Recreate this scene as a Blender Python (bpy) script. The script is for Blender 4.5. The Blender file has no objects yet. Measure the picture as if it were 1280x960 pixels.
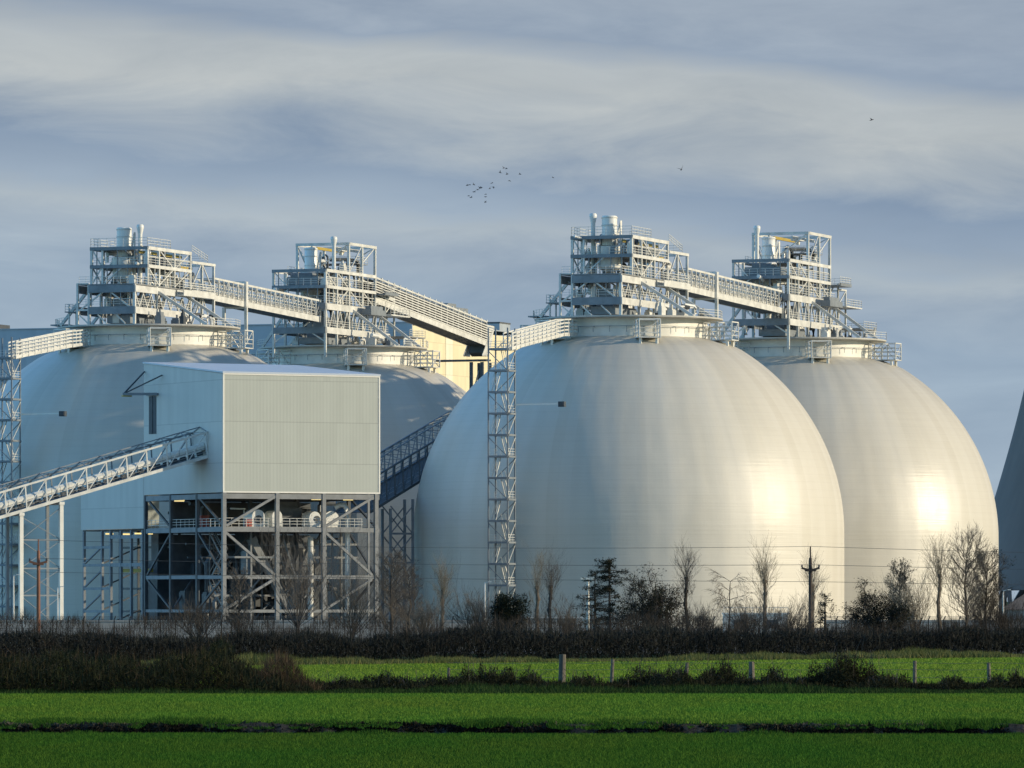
import bpy, math, random
import numpy as np
from mathutils import Vector, Matrix

S = bpy.context.scene
COL = S.collection
PI = math.pi
R = math.radians
random.seed(11)
RNG = np.random.default_rng(5)
F = 7344.0            # focal length in pixels of a 1280 px wide frame
EYE = 4.0
HORIZON = 750.0

def at(px, py, Y):    # the point of the place seen at a pixel of the photograph, Y metres away
    return Vector(((px-640)/F*Y, Y, EYE+(HORIZON-py)/F*Y))

# ------------------------------------------------------------------ materials
def new_mat(name):
    m = bpy.data.materials.new(name); m.use_nodes = True
    nt = m.node_tree
    return m, nt, nt.nodes['Principled BSDF']

def N(nt, typ, **kw):
    n = nt.nodes.new(typ)
    for k, v in kw.items():
        if hasattr(n, k): setattr(n, k, v)
        else: n.inputs[k.replace('_', ' ')].default_value = v
    return n

def mth(nt, op, a, b=None, clamp=False):
    n = nt.nodes.new('ShaderNodeMath'); n.operation = op; n.use_clamp = clamp
    for i, v in enumerate((a, b)):
        if v is None: continue
        if isinstance(v, (int, float)): n.inputs[i].default_value = v
        else: nt.links.new(v, n.inputs[i])
    return n.outputs[0]

def ramp(nt, fac, stops):
    n = nt.nodes.new('ShaderNodeValToRGB')
    el = n.color_ramp.elements
    while len(el) < len(stops): el.new(0.5)
    for e, (p, c) in zip(el, stops):
        e.position = p; e.color = (c[0], c[1], c[2], 1) if len(c) == 3 else c
    nt.links.new(fac, n.inputs[0])
    return n.outputs[0]

def simple(name, col, rough=.55, var=.18, scale=.6, metal=0.0, stretch=(1, 1, 1), bump=0.0, spec=.4):
    """paint or metal with a weathered, uneven tone"""
    m, nt, b = new_mat(name)
    tc = N(nt, 'ShaderNodeTexCoord'); mp = N(nt, 'ShaderNodeMapping')
    mp.inputs['Scale'].default_value = stretch
    nt.links.new(tc.outputs['Object'], mp.inputs[0])
    ns = N(nt, 'ShaderNodeTexNoise', Scale=scale, Detail=5.0, Roughness=.62)
    nt.links.new(mp.outputs[0], ns.inputs['Vector'])
    c = ramp(nt, ns.outputs[0], [(.28, [x*(1-var) for x in col]), (.72, [min(1, x*(1+var)) for x in col])])
    nt.links.new(c, b.inputs['Base Color'])
    b.inputs['Roughness'].default_value = rough
    b.inputs['Metallic'].default_value = metal
    b.inputs['Specular IOR Level'].default_value = spec
    if bump:
        bp = N(nt, 'ShaderNodeBump', Strength=bump, Distance=.1)
        nt.links.new(ns.outputs[0], bp.inputs['Height']); nt.links.new(bp.outputs[0], b.inputs['Normal'])
    return m

def blades(name, dark, light, rough=.6, patch=None, pscale=.05, trans=0.0, stretch=(1, 1, 1)):
    """vegetation: per-blade tone from a colour attribute, with larger patches"""
    m, nt, b = new_mat(name)
    at_ = N(nt, 'ShaderNodeAttribute'); at_.attribute_name = 'tone'
    c = ramp(nt, at_.outputs['Fac'], [(0, dark), (1, light)])
    if patch:
        tc = N(nt, 'ShaderNodeTexCoord'); mp = N(nt, 'ShaderNodeMapping')
        mp.inputs['Scale'].default_value = stretch
        nt.links.new(tc.outputs['Object'], mp.inputs[0])
        ns = N(nt, 'ShaderNodeTexNoise', Scale=pscale, Detail=5.0, Roughness=.6)
        nt.links.new(mp.outputs[0], ns.inputs['Vector'])
        f = ramp(nt, ns.outputs[0], [(.35, (0, 0, 0)), (.68, (1, 1, 1))])
        mx = N(nt, 'ShaderNodeMix', data_type='RGBA')
        nt.links.new(f, mx.inputs['Factor']); nt.links.new(c, mx.inputs['A'])
        mu = N(nt, 'ShaderNodeMix', data_type='RGBA', blend_type='MULTIPLY')
        mu.inputs['Factor'].default_value = 1
        nt.links.new(c, mu.inputs['A']); mu.inputs['B'].default_value = (*patch, 1)
        nt.links.new(mu.outputs['Result'], mx.inputs['B'])
        c = mx.outputs['Result']
    nt.links.new(c, b.inputs['Base Color'])
    b.inputs['Roughness'].default_value = rough
    b.inputs['Specular IOR Level'].default_value = .04
    return m

def dome_mat(name='dome_coating', radd=0.0):
    m, nt, b = new_mat(name)
    tc = N(nt, 'ShaderNodeTexCoord'); sp = N(nt, 'ShaderNodeSeparateXYZ')
    nt.links.new(tc.outputs['Object'], sp.inputs[0])
    x, y, z = sp.outputs
    az = mth(nt, 'ARCTAN2', mth(nt, 'MULTIPLY', x, -1), mth(nt, 'MULTIPLY', y, -1))   # seam at the back
    def nz(fa, fz, scale, detail=3, rough=.55, off=0):
        cb = N(nt, 'ShaderNodeCombineXYZ')
        nt.links.new(mth(nt, 'MULTIPLY', az, fa), cb.inputs[0])
        nt.links.new(mth(nt, 'MULTIPLY', z, fz), cb.inputs[1]); cb.inputs[2].default_value = off
        n = N(nt, 'ShaderNodeTexNoise', Scale=scale, Detail=float(detail), Roughness=rough)
        nt.links.new(cb.outputs[0], n.inputs['Vector'])
        return n.outputs[0]
    gore = nz(7, .004, 1.0, 1, .4, 3)           # broad meridian sheets
    streak = nz(34, .03, 1.0, 4, .7, 9)         # rain streaks
    blot = nz(3, .08, 1.0, 5, .6, 15)
    course = nz(2, 2.2, 1.0, 3, .6, 21)         # faint lift lines
    # crisp-edged sheets: each meridian strip has its own tone
    strip = mth(nt, 'FLOOR', mth(nt, 'ADD', mth(nt, 'MULTIPLY', az, 10.0), mth(nt, 'MULTIPLY', nz(5, 0, 1.0, 0, .5, 33), 2.5)))
    wn = N(nt, 'ShaderNodeTexWhiteNoise', noise_dimensions='1D'); nt.links.new(strip, wn.inputs['W'])
    up = mth(nt, 'DIVIDE', z, 46.0, True)
    t = mth(nt, 'ADD', mth(nt, 'MULTIPLY', gore, .22), mth(nt, 'MULTIPLY', streak, .11))
    t = mth(nt, 'ADD', t, mth(nt, 'MULTIPLY', blot, .26))
    t = mth(nt, 'ADD', t, mth(nt, 'MULTIPLY', course, .12))
    t = mth(nt, 'ADD', t, mth(nt, 'ADD', mth(nt, 'MULTIPLY', wn.outputs['Value'], .12), .10))
    t = mth(nt, 'SUBTRACT', t, mth(nt, 'MULTIPLY', mth(nt, 'POWER', up, 3.0), .17))
    c = ramp(nt, t, [(.28, (.50, .465, .385)), (.48, (.58, .55, .47)), (.68, (.64, .615, .545))])
    # horizontal lift joints
    fr = mth(nt, 'FRACT', mth(nt, 'DIVIDE', z, 1.1))
    ln = mth(nt, 'LESS_THAN', fr, .10)
    mx = N(nt, 'ShaderNodeMix', data_type='RGBA', blend_type='MULTIPLY')
    nt.links.new(mth(nt, 'MULTIPLY', mth(nt, 'MULTIPLY', ln, course), .10), mx.inputs['Factor'])
    nt.links.new(c, mx.inputs['A']); mx.inputs['B'].default_value = (.3, .3, .3, 1)
    nt.links.new(mx.outputs['Result'], b.inputs['Base Color'])
    b.inputs['Specular IOR Level'].default_value = .5
    rg = mth(nt, 'ADD', mth(nt, 'MULTIPLY', streak, .10), mth(nt, 'MULTIPLY', blot, .22))
    nt.links.new(mth(nt, 'ADD', rg, .215+radd), b.inputs['Roughness'])
    hh = mth(nt, 'ADD', mth(nt, 'MULTIPLY', streak, .14), mth(nt, 'MULTIPLY', course, .35))
    hh = mth(nt, 'ADD', hh, mth(nt, 'MULTIPLY', gore, .8))
    q1 = mth(nt, 'SINE', mth(nt, 'ADD', mth(nt, 'MULTIPLY', az, 52.0), mth(nt, 'MULTIPLY', blot, 9.0)))
    q2 = mth(nt, 'SINE', mth(nt, 'ADD', mth(nt, 'MULTIPLY', z, 1.25), mth(nt, 'MULTIPLY', gore, 6.0)))
    hh = mth(nt, 'ADD', hh, mth(nt, 'ADD', mth(nt, 'MULTIPLY', q1, .13), mth(nt, 'MULTIPLY', q2, .13)))
    bp = N(nt, 'ShaderNodeBump', Strength=.24, Distance=.30)
    nt.links.new(hh, bp.inputs['Height']); nt.links.new(bp.outputs[0], b.inputs['Normal'])
    return m

def cladding(name, col, pitch=.5, rough=.45, var=.1):
    """profiled sheet: upright ribs, sheet-to-sheet tone, sheet laps"""
    m, nt, b = new_mat(name)
    tc = N(nt, 'ShaderNodeTexCoord'); sp = N(nt, 'ShaderNodeSeparateXYZ')
    nt.links.new(tc.outputs['Object'], sp.inputs[0])
    h = mth(nt, 'ADD', sp.outputs[0], sp.outputs[1])
    strip = mth(nt, 'FLOOR', mth(nt, 'DIVIDE', h, 1.0))
    lap = mth(nt, 'FLOOR', mth(nt, 'DIVIDE', sp.outputs[2], 5.6))
    wn = N(nt, 'ShaderNodeTexWhiteNoise', noise_dimensions='1D')
    nt.links.new(mth(nt, 'ADD', strip, mth(nt, 'MULTIPLY', lap, 17.3)), wn.inputs['W'])
    ns = N(nt, 'ShaderNodeTexNoise', Scale=.25, Detail=5.0)
    nt.links.new(tc.outputs['Object'], ns.inputs['Vector'])
    t = mth(nt, 'ADD', mth(nt, 'MULTIPLY', wn.outputs['Value'], .35), mth(nt, 'MULTIPLY', ns.outputs[0], .65))
    c = ramp(nt, t, [(.2, [x*(1-var) for x in col]), (.75, [x*(1+var*.6) for x in col])])
    joint = mth(nt, 'LESS_THAN', mth(nt, 'FRACT', mth(nt, 'DIVIDE', sp.outputs[2], 5.6)), .02)
    mx = N(nt, 'ShaderNodeMix', data_type='RGBA', blend_type='MULTIPLY')
    nt.links.new(mth(nt, 'MULTIPLY', joint, .35), mx.inputs['Factor'])
    nt.links.new(c, mx.inputs['A']); mx.inputs['B'].default_value = (.4, .4, .42, 1)
    nt.links.new(mx.outputs['Result'], b.inputs['Base Color'])
    b.inputs['Roughness'].default_value = rough
    rib = mth(nt, 'SINE', mth(nt, 'MULTIPLY', h, 2*PI/pitch))
    bp = N(nt, 'ShaderNodeBump', Strength=.06, Distance=.03)
    nt.links.new(rib, bp.inputs['Height']); nt.links.new(bp.outputs[0], b.inputs['Normal'])
    return m

def ground_mat(name, a, bcol, scale, rough=.95, stretch=(1, 1, 1)):
    m = simple(name, [(p+q)/2 for p, q in zip(a, bcol)], rough, .4, scale, stretch=stretch, bump=.5, spec=.1)
    return m

M = {}
M['dome'] = dome_mat()
M['dome_dull'] = dome_mat('dull_dome_coating', .06)
M['white'] = simple('white_paint', (.70, .69, .63), .42, .08, .7)
M['platform'] = simple('platform_concrete', (.44, .43, .39), .7, .15, .5)
M['steel'] = simple('galvanised_steel', (.60, .60, .56), .40, .24, .7)
M['steel_dark'] = simple('shade_toned_galvanised_steel', (.20, .225, .245), .5, .2, .8)  # shade painted into steel for faces turned from the sun; also dark plant
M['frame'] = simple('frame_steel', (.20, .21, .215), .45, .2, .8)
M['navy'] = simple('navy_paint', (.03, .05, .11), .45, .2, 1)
M['interior'] = simple('shade_darkened_steel', (.075, .085, .095), .5, .3, .8)  # steel darkened to paint the shade inside the open frame
M['rail'] = simple('handrail_steel', (.62, .62, .58), .4, .15, 1.2)
M['deck'] = simple('floor_grating', (.26, .27, .27), .7, .2, 1.5)
M['vessel'] = simple('vessel_paint', (.72, .72, .68), .32, .07, .8, stretch=(1, 1, .3))
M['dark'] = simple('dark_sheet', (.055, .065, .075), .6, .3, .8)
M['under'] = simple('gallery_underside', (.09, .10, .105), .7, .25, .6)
M['clad_white'] = cladding('white_cladding', (.375, .405, .37), .5, .5, .06)  # same sheet as the sides, toned down for the sunlit front
M['clad_side'] = cladding('shade_lifted_cladding', (.52, .515, .475), .5, .5, .08)  # same sheet as the front, colour lightened to lift the shaded sides
M['clad_cream'] = cladding('cream_cladding', (.74, .66, .44), 1.2)
M['clad_pale'] = cladding('pale_cream_cladding', (.80, .75, .58), 1.2)
M['clad_grey'] = cladding('shaded_grey_cladding', (.38, .43, .47), 1.2)  # grey sheet; on the boiler house its blue-grey is painted shade
M['roof'] = simple('pale_roof_sheet', (.50, .56, .63), .35, .06, .4)  # blue in the base colour paints the reflected sky
M['yellow'] = simple('yellow_paint', (.42, .31, .06), .5, .15, 1)
M['blue'] = simple('blue_paint', (.12, .28, .52), .45, .15, 1)
M['red'] = simple('red_oxide', (.35, .07, .05), .6, .2, 1)
M['concrete'] = simple('cooling_tower_concrete', (.185, .165, .145), .9, .25, .05, stretch=(1, 1, .25))
M['wall'] = simple('pale_concrete', (.36, .345, .31), .85, .25, .35)
M['post'] = simple('weathered_timber', (.13, .115, .09), .85, .4, 2.5, stretch=(1, 1, .3), bump=.5)
M['pole'] = simple('creosoted_timber', (.055, .042, .035), .8, .3, 1.6, stretch=(1, 1, .2))
M['pole_red'] = simple('brown_timber', (.23, .10, .06), .8, .3, 1.6, stretch=(1, 1, .2))
M['wire'] = simple('wire_metal', (.10, .10, .10), .6, .2, 1)
M['bark'] = simple('winter_bark', (.12, .098, .075), .9, .4, 2.0)
M['bark_dark'] = simple('dark_winter_bark', (.05, .043, .036), .9, .4, 2.0)
M['twig'] = simple('pale_winter_twigs', (.20, .165, .115), .8, .3, 1.2)
M['twig_brown'] = simple('brown_winter_twigs', (.105, .088, .07), .8, .3, 1.2)
M['twig_dark'] = simple('dark_winter_twigs', (.05, .042, .035), .85, .3, 1.2)
M['bird'] = simple('dark_plumage', (.03, .03, .035), .8, .2, 3)
M['tile'] = simple('brown_roof_tile', (.20, .14, .10), .85, .25, 1)
M['soil'] = ground_mat('field_soil', (.018, .045, .008), (.03, .07, .012), .6)
M['bank'] = simple('dry_earth', (.040, .036, .030), .95, .7, 4.5, bump=.8, spec=.1)
M['yard'] = simple('yard_concrete', (.20, .195, .18), .9, .25, .1)
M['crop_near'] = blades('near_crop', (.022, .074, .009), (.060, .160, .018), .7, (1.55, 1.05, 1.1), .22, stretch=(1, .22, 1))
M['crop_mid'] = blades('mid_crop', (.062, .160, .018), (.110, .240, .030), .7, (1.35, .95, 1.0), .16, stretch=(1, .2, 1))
M['crop_far'] = blades('far_crop', (.15, .25, .030), (.23, .34, .048), .7, (.85, .84, .8), .08, stretch=(1, .25, 1))  # brightest base green of the three field strips
M['ditch'] = blades('ditch_grass', (.025, .075, .010), (.065, .150, .020), .7, (.8, .8, .8), .4)
M['clod'] = blades('soil_clods', (.012, .012, .010), (.095, .088, .075), .95, (.7, .8, .6), .5)
M['rough'] = blades('rough_grass', (.012, .036, .008), (.055, .090, .028), .8, (.6, .62, .6), .25)
M['verge'] = blades('dry_verge', (.07, .085, .025), (.22, .21, .09), .8, (.7, .8, .6), .18)
M['hedge'] = blades('hedge_twigs', (.014, .018, .018), (.060, .060, .050), .9, (.55, .6, .66), .22)
M['hedge_top'] = blades('hedge_top', (.03, .027, .025), (.095, .078, .062), .9, (.7, .7, .7), .2)
M['scrub'] = blades('scrub', (.007, .011, .007), (.034, .042, .022), .9, (1.1, .75, .6), .35)
M['scrub_dry'] = blades('scrub_dry', (.03, .024, .016), (.12, .09, .06), .9, (.7, .6, .5), .4)
M['bramble'] = blades('bramble', (.008, .012, .006), (.05, .048, .026), .85, (.5, .55, .5), .6)
M['needle'] = blades('needles', (.010, .015, .010), (.045, .045, .028), .85, (.7, .7, .7), .6)
M['evergreen'] = blades('evergreen_leaf', (.008, .013, .009), (.03, .036, .022), .8, (.7, .7, .7), .6)

def lamp_mat():
    m, nt, b = new_mat('lit_tube')
    b.inputs['Base Color'].default_value = (.9, .8, .5, 1)
    b.inputs['Emission Color'].default_value = (1, .76, .30, 1)
    b.inputs['Emission Strength'].default_value = 1.1
    return m
M['lamp'] = lamp_mat()

# ------------------------------------------------------------------ mesh building
class MB:
    def __init__(s): s.v = []; s.f = []
    def add(s, vs, fs):
        o = len(s.v); s.v += [tuple(v) for v in vs]; s.f += [tuple(i+o for i in f) for f in fs]; return s
    def box(s, a, b):
        x0, y0, z0 = a; x1, y1, z1 = b
        return s.add([(x0,y0,z0),(x1,y0,z0),(x1,y1,z0),(x0,y1,z0),(x0,y0,z1),(x1,y0,z1),(x1,y1,z1),(x0,y1,z1)],
                     [(0,3,2,1),(4,5,6,7),(0,1,5,4),(1,2,6,5),(2,3,7,6),(3,0,4,7)])
    def bar(s, p, q, w, h=None):
        h = h or w
        p = Vector(p); q = Vector(q); d = (q-p)
        if d.length < 1e-5: return s
        d.normalize()
        sd = d.cross(Vector((0, 0, 1)))
        if sd.length < .05: sd = Vector((1, 0, 0))
        sd.normalize(); up = sd.cross(d).normalized()
        vs = []
        for c in (p, q):
            for a, b in ((-1,-1),(1,-1),(1,1),(-1,1)): vs.append(c+sd*a*w/2+up*b*h/2)
        return s.add(vs, [(3,2,1,0),(4,5,6,7),(0,1,5,4),(1,2,6,5),(2,3,7,6),(3,0,4,7)])
    def tube(s, pts, r, n=8, r1=None):
        pts = [Vector(p) for p in pts]; m = len(pts); vs = []
        for i, p in enumerate(pts):
            d = (pts[min(i+1, m-1)]-pts[max(i-1, 0)]).normalized()
            sd = d.cross(Vector((0, 0, 1)))
            if sd.length < .05: sd = Vector((1, 0, 0))
            sd.normalize(); up = sd.cross(d).normalized()
            rr = r if r1 is None else r+(r1-r)*i/(m-1)
            for k in range(n):
                a = 2*PI*k/n; vs.append(p+sd*math.cos(a)*rr+up*math.sin(a)*rr)
        fs = [(i*n+k, i*n+(k+1) % n, (i+1)*n+(k+1) % n, (i+1)*n+k) for i in range(m-1) for k in range(n)]
        fs += [tuple(range(n))[::-1], tuple((m-1)*n+k for k in range(n))]
        return s.add(vs, fs)
    def lathe(s, prof, n=24, c=(0, 0), cap=True):
        vs = []
        for r, z in prof:
            for k in range(n):
                a = 2*PI*k/n; vs.append((c[0]+r*math.cos(a), c[1]+r*math.sin(a), z))
        m = len(prof)
        fs = [(i*n+k, i*n+(k+1) % n, (i+1)*n+(k+1) % n, (i+1)*n+k) for i in range(m-1) for k in range(n)]
        if cap: fs += [tuple(range(n))[::-1], tuple((m-1)*n+k for k in range(n))]
        return s.add(vs, fs)
    def rail(s, pts, h=1.1, n=3, gap=1.5, w=.055, up=(0, 0, 1)):
        pts = [Vector(p) for p in pts]
        for a, b in zip(pts, pts[1:]):
            L = (b-a).length; k = max(1, round(L/gap))
            for i in range(k+1):
                p = a.lerp(b, i/k); s.bar(p, p+Vector((0, 0, h)), w)
            for j in range(1, n+1):
                z = Vector((0, 0, h*j/n)); s.bar(a+z, b+z, w)
        return s
    def build(s, name, mat, parent=None, smooth=False, label=None, mats=None):
        me = bpy.data.meshes.new(name); me.from_pydata(s.v, [], s.f); me.validate()
        me.materials.append(M[mat] if isinstance(mat, str) else mat)
        if smooth:
            me.shade_smooth()
            try: me.set_sharp_from_angle(angle=R(40))
            except Exception: pass
        o = bpy.data.objects.new(name, me); COL.objects.link(o)
        if parent: o.parent = parent
        if label: o['label'] = label
        return o

def tag(o, label, cat, group=None):
    o['label'] = label; o['category'] = cat
    if group: o['group'] = group
    return o
def struct(o): o['kind'] = 'structure'; return o
def thing(name, label, cat, loc=(0, 0, 0), rz=0, group=None):
    o = bpy.data.objects.new(name, None); COL.objects.link(o)
    o.empty_display_size = .5
    o.location = loc; o.rotation_euler = (0, 0, rz)
    return tag(o, label, cat, group)
def dup(o, loc, label, rz=None, parent=None):
    c = o.copy(); COL.objects.link(c)
    if parent: c.parent = parent
    else:
        c.location = loc; c['label'] = label
        if rz is not None: c.rotation_euler = (0, 0, rz)
    for ch in list(o.children): dup(ch, None, None, parent=c)
    return c
def one(name, mb_call, mat, parent): return mb_call.build(name, mat, parent)

# each member of a frame a part of its own
def col_(par, x, y, z0, z1, w=.34, mat='steel'):
    return MB().box((x-w/2, y-w/2, z0), (x+w/2, y+w/2, z1)).build('column', mat, par)
def beam(par, p, q, w=.25, h=.45, mat='steel', name='girder'):
    return MB().bar(p, q, w, h).build(name, mat, par)
def brace(par, p, q, w=.2, mat='steel'):
    return MB().bar(p, q, w, w).build('brace', mat, par)
def handrail(par, pts, **k):
    return MB().rail(pts, **k).build('handrail', 'rail', par)

ROT = math.atan2(-.352, .936)        # the plant grid: local x runs right-front, local y right-back
U = Vector((math.cos(ROT), math.sin(ROT), 0)); V = Vector((-math.sin(ROT), math.cos(ROT), 0))

# ------------------------------------------------------------------ domes
Rd, ZC, RC = 31.5, 13.7, 11.5
ZP = 45.1                             # top of the roof platform
def make_dome(label):
    t = thing('storage_dome', label, 'dome', rz=ROT, group='white storage domes')
    prof = [(Rd, 0), (Rd, 4), (Rd, 8), (Rd, 11)]
    e1 = math.acos(RC/Rd)
    def flat(r): return .85*max(0, min(1, (16.5-r)/5))**1.3
    prof += [(Rd*math.cos(e1*i/40), ZC+Rd*math.sin(e1*i/40)-flat(Rd*math.cos(e1*i/40))) for i in range(41)]
    MB().lathe(prof, 160).build('shell', 'dome', t, True)
    col = MB().lathe([(RC+.02, 41.6), (RC+.02, ZP-.28)], 72, cap=False).build('collar', 'white', t, True)
    g = MB()
    for i in range(60):
        a0, a1 = 2*PI*i/60, 2*PI*(i+1)/60
        p = Vector((math.cos(a0)*12.0, math.sin(a0)*12.0, 43.6)); q = Vector((math.cos(a1)*12.0, math.sin(a1)*12.0, 43.6))
        g.bar(p, q, .07)
        if i % 2 == 0:
            g.bar((p.x, p.y, 42.75), p, .06); g.bar(p, (p.x*.957, p.y*.957, 43.55), .06)
    g.build('safety_rail', 'steel_dark', col)
    MB().lathe([(11.2, ZP-.3), (13.7, ZP-.28), (13.8, ZP-.24), (13.8, ZP-.02), (13.7, ZP), (.3, ZP+.25)], 72).build('roof_platform', 'platform', t, False)
    for k in range(6):
        a = k*PI/3
        er, et = Vector((math.cos(a), math.sin(a), 0)), Vector((-math.sin(a), math.cos(a), 0))
        def P(r, w, z): return er*r+et*w+Vector((0, 0, z))
        b = MB(); z0, z1 = 41.7, 44.4
        vs = [P(11.6,-1.6,z0), P(16.4,-1.6,z0), P(16.4,1.6,z0), P(11.6,1.6,z0)]
        vs += [v+Vector((0, 0, .16)) for v in vs]
        b.add(vs, [(0,3,2,1),(4,5,6,7),(0,1,5,4),(1,2,6,5),(2,3,7,6),(3,0,4,7)])
        bal = b.build('balcony', 'steel', t)
        f = MB()
        for r in (12.0, 14.2, 16.35):
            for w in (-1.55, 1.55): f.bar(P(r, w, z0), P(r, w, z1), .16)
            f.bar(P(r, -1.55, z1), P(r, 1.55, z1), .16)
        for w in (-1.55, 1.55):
            for z in (z1, z0+.75, z0+1.4, z0+2.0): f.bar(P(11.8, w, z), P(16.35, w, z), .1)
            f.bar(P(12, w, z0), P(14.2, w, z1), .1); f.bar(P(14.2, w, z1), P(16.35, w, z0), .1)
        for z in (z0+.75, z0+1.4): f.bar(P(16.35, -1.55, z), P(16.35, 1.55, z), .09)
        f.bar(P(16.35, -1.55, z0+.2), P(16.35, 1.55, z1), .09)
        f.build('cage', 'steel', bal)
        for w in (-1.2, 1.2): MB().bar(P(15.6, w, 39.4), P(15.6, w, z0), .35).build('bracket', 'white', bal)
    return t
DC, DA = Vector((17.1, 860, 0)), Vector((-54.8, 887, 0))
DB, DD = Vector((-27.6, 959, 0)), Vector((45.5, 931, 0))
dome = make_dome('big pale dome nearest the camera, in front of the farther right dome')
dome.location = DC
shell = [c for c in dome.children if c.name.startswith('shell')][0]
dup(dome, DA, 'blue shaded dome behind the white raised building, leftmost of the four')
dup(dome, DB, 'mostly hidden dome whose top shows right above the white raised building')
dup(dome, DD, 'sunlit cream dome with the brightest glint, beside the dark cooling tower')
shell.material_slots[0].link = 'OBJECT'; shell.material_slots[0].material = M['dome_dull']

# ------------------------------------------------------------------ head-houses on the domes
def clutter(t, boxes, seed, n_pipe, n_box):
    rr = random.Random(seed)
    for i in range(n_pipe):
        x0, y0, z0, x1, y1, z1 = boxes[i % len(boxes)]
        x, y = rr.uniform(x0, x1), rr.uniform(y0, y1); r = rr.choice((.12, .16, .22, .3))
        a = Vector((x, y, z0+rr.uniform(.1, .8)))
        b = a+Vector((0, 0, (z1-z0)*rr.uniform(.5, .85)))
        c = b+Vector((rr.uniform(-1.2, 1.2), rr.uniform(-3, 3), rr.uniform(-.3, .5)))
        MB().tube([a, b-Vector((0, 0, .3)), b+(c-b)*.15, c], r, 7).build('pipe', rr.choice(('vessel', 'steel', 'vessel', 'steel_dark', 'dark')), t, True)
    for i in range(n_box):
        x0, y0, z0, x1, y1, z1 = boxes[i % len(boxes)]
        x, y = rr.uniform(x0, x1-1), rr.uniform(y0, y1-1)
        w, d, h = rr.uniform(.5, 1.3), rr.uniform(.6, 1.8), rr.uniform(.7, 1.9)
        m = MB().box((x, y, z0), (x+w, y+d, z0+h*.72))
        m.box((x+.12, y+.12, z0+h*.72), (x+w-.12, y+d-.12, z0+h))
        m.tube([(x+w/2, y+d/2, z0+h), (x+w/2, y+d/2, z0+h+.5)], .18, 8)
        m.build('machine_housing', rr.choice(('vessel', 'steel', 'steel', 'dark', 'steel_dark', 'steel_dark')), t)

def vtruss(t, x, y0, y1, z0, z1, n, w=.18):
    for i in range(n):
        a = y0+(y1-y0)*i/n; b = y0+(y1-y0)*(i+1)/n; m = (a+b)/2
        brace(t, (x, a, z1), (x, m, z0), w); brace(t, (x, m, z0), (x, b, z1), w)

def struts(t, x, ys, z, xe=11.2):
    for y in ys:
        MB().bar((x, y, z), (xe, y, .1), .42, .42).build('raking_strut', 'steel', t)
    for y in (ys[0], ys[-1]):
        MB().bar((-x-3.2 if False else -6.2, y-5, z), (-10.6, y-5, .1), .42, .42).build('raking_strut', 'steel', t)

def vessel(t, x, y, z0, r0, z1, z2, r1, z3, z4):
    """filter: cone outlet, wide body, narrow drum on top"""
    v = MB().lathe([(.3, z0), (r1*.98, z1), (r1, z1+.15), (r1, z2), (r1*.9, z2+.1), (r0, z2+.2), (r0, z4-.1), (r0*.92, z4)], 24, (x, y)).build('filter_vessel', 'vessel', t, True)
    h = MB()
    for z in (z3, (z3+z4)/2, z4-.35): h.lathe([(r0+.02, z), (r0+.09, z), (r0+.09, z+.14), (r0+.02, z+.14)], 24, (x, y), cap=False)
    h.build('flange', 'steel', v)
    MB().tube([(x+r0+.2, y-.4, z3-.5), (x+r0+.9, y-.7, z4-.8), (x+r0+.9, y-.7, z2-2.6)], .17, 8).build('bypass_pipe', 'vessel', v, True)

def vent(t, x, y, z0, z1, r=.32):
    MB().lathe([(r, z0), (r, z1-1.5), (r*1.15, z1-1.3), (r*1.7, z1-.5), (r*1.75, z1-.2), (r*1.3, z1)], 14, (x, y)).build('vent_pipe', 'vessel', t, True)

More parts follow.
